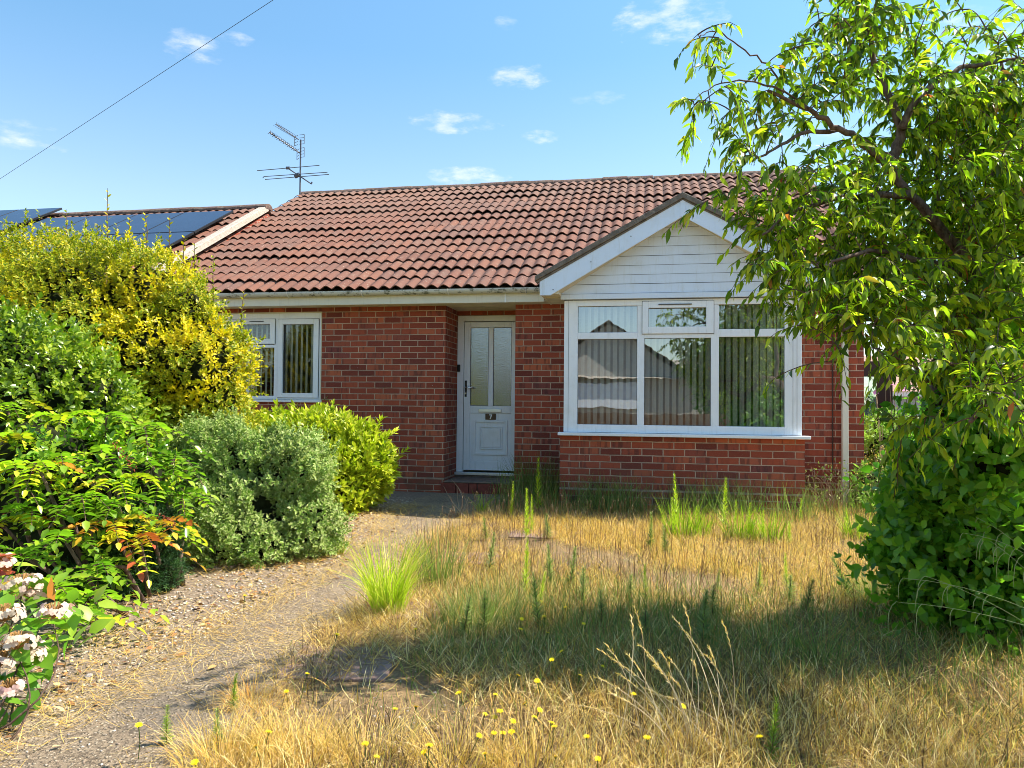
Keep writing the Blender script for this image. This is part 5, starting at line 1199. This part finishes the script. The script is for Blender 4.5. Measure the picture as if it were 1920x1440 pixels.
weeds = [(1010, 960, 862, 'tallest weed standing by the door-side corner of the bay'), (958, 975, 905, 'bright weed spike in front of the rank grass by the step'), (985, 1010, 918, 'bright green weed in sun in front of the bay corner'), (997, 1000, 930, 'short bright weed touching the taller one before the bay corner'),
         (1268, 995, 893, 'tall thin weed against the brick under the middle of the bay'), (1355, 990, 898, 'second tall thin weed against the brick under the bay'), (1262, 1010, 935, 'bushy lime weed at the foot of the bay brickwork, left end of the lime row'), (1288, 1008, 955, 'lime weed just right of the tall thin one under the bay'),
         (1305, 1012, 950, 'lime weed between the two tall thin ones'), (1378, 1012, 940, 'lime weed right of the second tall thin weed'), (1402, 1015, 945, 'lime weed below the right pane of the bay'), (1430, 1018, 958, 'lime weed under the right end of the bay'), (1453, 1015, 960, 'lime weed near the right corner of the bay brickwork'),
         (1480, 1020, 978, 'short lime weed in front of the bay right corner'), (1500, 980, 935, 'thin weed against the right corner of the bay'), (1588, 1005, 955, 'lime weed at the foot of the downpipe'), (1607, 1010, 965, 'lime weed just right of the downpipe foot'), (1655, 1000, 960, 'lime weed past the right corner of the house'),
         (1420, 1115, 1055, 'dark weed in the lawn at the sun and shade line, centre right'), (1345, 1110, 1068, 'small dark weed in the lawn left of the taller centre right one'), (1475, 1105, 1040, 'brownish upright weed in the sunlit lawn at right'), (985, 1120, 1010, 'tall olive weed in the lawn in front of the small pink slab'), (1010, 1150, 1075, 'olive weed in the middle of the lawn'),
         (312, 1398, 1325, 'green seedling on the path in the lower left'), (434, 1335, 1268, 'green spiky seedling beside the rust-coloured mound'), (410, 1400, 1330, 'yellow-green seedling by the path near the bottom edge'), (1445, 1440, 1310, 'fresh green upright weed at the bottom edge right of centre'), (1210, 1130, 1060, 'dark weed in the lawn left of the sun and shade line')]
used = [False]*3
for i, (px, pb, pt, lab) in enumerate(weeds):
    b0 = gnd(px, pb); v = 0 if 'dark' in lab or 'green seedling' in lab or 'spiky seedling' in lab or 'fresh green' in lab else 1+i % 2
    h = (pb-pt)/F_PX*((b0-CAM)@FW); src = protos[v]
    if used[v]:
        o = src.copy(); col.objects.link(o)
        for ch in list(src.children): c_ = ch.copy(); col.objects.link(c_); c_.parent = o
    else: o = src; used[v] = True
    wv = .16/max(h, .14) if h > .2 else 1.0
    o.location = tuple(b0); o.rotation_euler = (random.gauss(0, .06), random.gauss(0, .06), random.random()*6.28); o.scale = (h*max(.55, wv), h*max(.55, wv), h); o['label'] = lab; o['group'] = 'upright leafy weeds'
g = np.random.default_rng(303); cnt = 0
while cnt < 20:
    px, py = g.uniform(860, 1660), g.uniform(1010, 1230); b0 = gnd(px, py)
    if b0[0] < xR(b0[1])+.1: continue
    src = protos[1+cnt % 2]; o = src.copy(); col.objects.link(o)
    for ch in list(src.children): c_ = ch.copy(); col.objects.link(c_); c_.parent = o
    h = g.uniform(.10, .30); o.location = tuple(b0); o.rotation_euler = (g.normal(0, .12), g.normal(0, .12), g.random()*6.28); o.scale = (.26, .26, h)
    for c_ in o.children:
        if c_.name.startswith('leaves'):
            me2 = bpy.data.meshes.get('wiry_leaves_%d' % (cnt % 2)) or c_.data.copy(); me2.name = 'wiry_leaves_%d' % (cnt % 2); me2.materials[0] = M['olive']; c_.data = me2
    o['label'] = 'thin upright brownish green weed standing in the middle of the dry lawn'; o['group'] = 'wiry weeds in the lawn'; cnt += 1
# ---------------------------------------------------------------- yellow hawkbit flowers
M['yellow'] = simple('yellow_petal', (.90, .68, .01), .6, .2, var=.08)
fe = empty('hawkbit_flower', (0, 0, 0), 'x', 'flower'); an = np.arange(22)*2.4; el = np.linspace(.15, .8, 22)
D_ = np.stack([np.cos(an)*np.cos(el), np.sin(an)*np.cos(el), np.sin(el)], 1)
scatter('flower_head', leaf_proto(.45, .05, .1, False), np.tile([0, 0, 0.], (22, 1)), D_, np.tile([0, 0, 1.], (22, 1)), .0125, np.random.default_rng(1).random(22), M['yellow'], fe)
mb = MB(); mb.tube([(0, 0, -.001), (.004, .002, -.08), (.0, .004, -.17)], [.0016, .0013, .0013], 4); mb.tube([(0, 0, .001), (0, 0, -.010)], [.0045, .002], 6); mb.build('stem', M['olive'], fe)
fl = [(537, 1297), (504, 1373), (685, 1395), (706, 1420), (741, 1330), (780, 1326), (795, 1411), (805, 1398), (909, 1340), (926, 1375), (928, 1345), (937, 1334), (943, 1375), (959, 1373), (962, 1353), (898, 1380), (909, 1414), (984, 1320), (1002, 1345), (1012, 1331), (1034, 1356), (929, 1303), (971, 1267), (1007, 1277), (1020, 1156), (1027, 1187), (976, 1180), (978, 1161), (1013, 1128), (1035, 1237), (576, 1264), (632, 1190), (459, 1117), (779, 1180),
      (1060, 1139), (1094, 1170), (1021, 1158), (1088, 1267), (1100, 1382), (1213, 1384), (1281, 1325), (1121, 1424), (1424, 1382), (1053, 1222), (1034, 1238), (1012, 1332), (1039, 1363), (1008, 1277), (1187, 1302), (260, 1360), (365, 1430), (480, 1400), (1042, 1420), (860, 1300), (1130, 1250)]
for i, (px, py) in enumerate(fl):
    o = fe if i == 0 else fe.copy()
    if i:
        col.objects.link(o)
        for ch in list(fe.children): c_ = ch.copy(); col.objects.link(c_); c_.parent = o
    hgt = random.uniform(.07, .13); p = gnd(px, py, hgt); o.location = tuple(p); o.rotation_euler = (random.gauss(.15, .2), random.gauss(0, .25), random.random()*6.28); s_ = random.uniform(.8, 1.15); o.scale = (s_, s_, max(hgt/.17, .7))
    o['label'] = 'small yellow daisy-like flower on a thin stem in the dry lawn'; o['group'] = 'yellow lawn flowers'
# ---------------------------------------------------------------- dead stalks by the step, dry brush at the bay's right
def twigs(name, label, base, tops, r, cat='dead plant', seed=1, mat='dead'):
    e_ = empty(name, base, label, cat); stems('stem', base, tops, r, M[mat], e_, n=4, bend=.12, seed=seed); return e_
y_ = -1.75; b0 = gnd(868, 972)
twigs('dead_stalk', 'bleached bent dead stalks standing before the door step', b0, [at(px, py, y_) for px, py in ((832, 912), (846, 898), (857, 912), (860, 915), (820, 945), (825, 965), (835, 960), (880, 930), (828, 955), (893, 938), (850, 935))], .005, seed=3)
g = np.random.default_rng(81)
e_ = empty('dry_brush', (2.75, -.55, 0), 'tangle of brown dry stems between the bay corner and the downpipe', 'dead plant'); B0 = np.array([2.8, -.5, 0])
tops = [B0+np.array([g.normal(0, .22), g.normal(-.1, .18), g.uniform(.12, .50)]) for _ in range(70)]; stems('stem', B0, tops, .003, M['dead'], e_, n=4, bend=.25, seed=4)
tp = np.array(tops); scatter('leaves', oval, np.repeat(tp, 3, 0)+g.normal(0, .03, (210, 3)), g.normal(size=(210, 3)), g.normal(size=(210, 3)), .03, g.random(210), M['olive'], e_)
e_ = empty('dry_brush', (3.45, -.5, 0), 'pale dried flower stems standing past the right corner of the house', 'dead plant'); B0 = np.array([3.4, -.55, 0])
tops = [B0+np.array([g.normal(0, .18), g.normal(0, .2), g.uniform(.3, .75)]) for _ in range(60)]; stems('stem', B0, tops, .003, M['dead'], e_, n=4, bend=.2, seed=5)
tp = np.array(tops); scatter('leaves', small, np.repeat(tp, 4, 0)+g.normal(0, .03, (240, 3)), g.normal(size=(240, 3)), g.normal(size=(240, 3)), .022, g.uniform(.5, 1, 240), M['straw'], e_)
# long arching stems hanging over the broad-leaved shrub
e_ = empty('arching_grass', (2.9, -5.3, 0), 'long arching pale grass stems with drooping tips in front of the broad-leaved shrub', 'grass clump'); mb = MB(); hB, hD = [], []
for (a, b_, y) in (((1735, 1080), (1935, 1180), -5.4), ((1700, 1085), (1930, 1130), -5.5), ((1830, 970), (1935, 1090), -5.3), ((1850, 1010), (1935, 1110), -5.3), ((1810, 1000), (1930, 1075), -5.4), ((1690, 1130), (1930, 1150), -5.6)):
    tip, base = at(*a, y), at(*b_, y-.1); base = base+[.15, 0, -.1]; ts = np.linspace(0, 1, 9); m = (tip+base)/2+[random.gauss(0, .03), 0, random.uniform(.05, .14)]; pts = [base*(1-t)**2+2*m*t*(1-t)+tip*t*t for t in ts]; mb.tube(pts, .0013, 4, cap=False)
    for q in range(4):
        t = min(1, .45+.55*(q+random.random()*.6)/3.3); p = base*(1-t)**2+2*m*t*(1-t)+tip*t*t; k_ = random.uniform(.4, 1.1); sx_ = random.uniform(-1, .3)
        mb.tube([p, p+np.array([-.018+.006*sx_, -.004, .004])*k_, p+np.array([-.034+.01*sx_, -.008, -.012])*k_, p+np.array([-.042+.02*sx_, -.01, -.042])*k_, p+np.array([-.040+.03*sx_, -.01, -.085])*k_, p+np.array([-.034+.04*sx_, -.008, -.125])*k_], [.0008, .0011, .0014, .0016, .0013, .0006], 4, cap=False)
    mb.tube([base, base+[.3, .1, -.5], np.array([base[0]+.35, base[1]+.1, 0])], .0025, 4, cap=False)
mb.build('stem', simple('pale_stem', (.30, .34, .14), .6, .2), e_)

# ================================================================ ACROSS THE ROAD (seen only as reflections in the glass)
op = empty('bungalow', (0, -30, 0), 'brick bungalow across the road, seen only mirrored in the windows', 'house')
mb = MB(); mb.box(-9, 3.4, -32, -26, 0, 2.2); mb.prism([(-4.4, 2.2), (2.6, 2.2), (-.9, 4.6)], -26.1, -25.9); mb.build('wall', M['render_wall'], op)
mb = MB(); mb.prism_x([(-25.6, 2.2), (-29, 3.2), (-32.4, 2.2)], -9.4, 3.7)
mb.add([(-4.9, -25.5, 2.1), (-.9, -25.5, 4.75), (3.1, -25.5, 2.1), (-4.9, -29, 2.1), (-.9, -29, 4.75), (3.1, -29, 2.1)], [(0, 1, 4, 3), (1, 2, 5, 4)]); mb.build('roof', M['verge_pale'], op)
mb = MB(); mb.box(-2.4, .4, -25.88, -25.85, .9, 2.0); mb.build('window', M['white'], op)
mb = MB(); mb.box(-12, 14, -20.1, -20.0, 0, .75); tag(mb.build('fence', M['wood']), 'brown timber fence across the road, seen only mirrored in the windows', 'fence')
bush('hedge', 'dark garden tree across the road, seen only mirrored in the windows', 'tree', [(4.2, -22, 2.2, 1.8, 1.5, 2.2), (6.5, -22, 2.6, 1.9, 1.5, 2.4), (-7.5, -22, 1.6, 1.6, 1.2, 1.8)], 1200, 6, .3, 1.1, .16, oval, M['darkleaf'], 90)
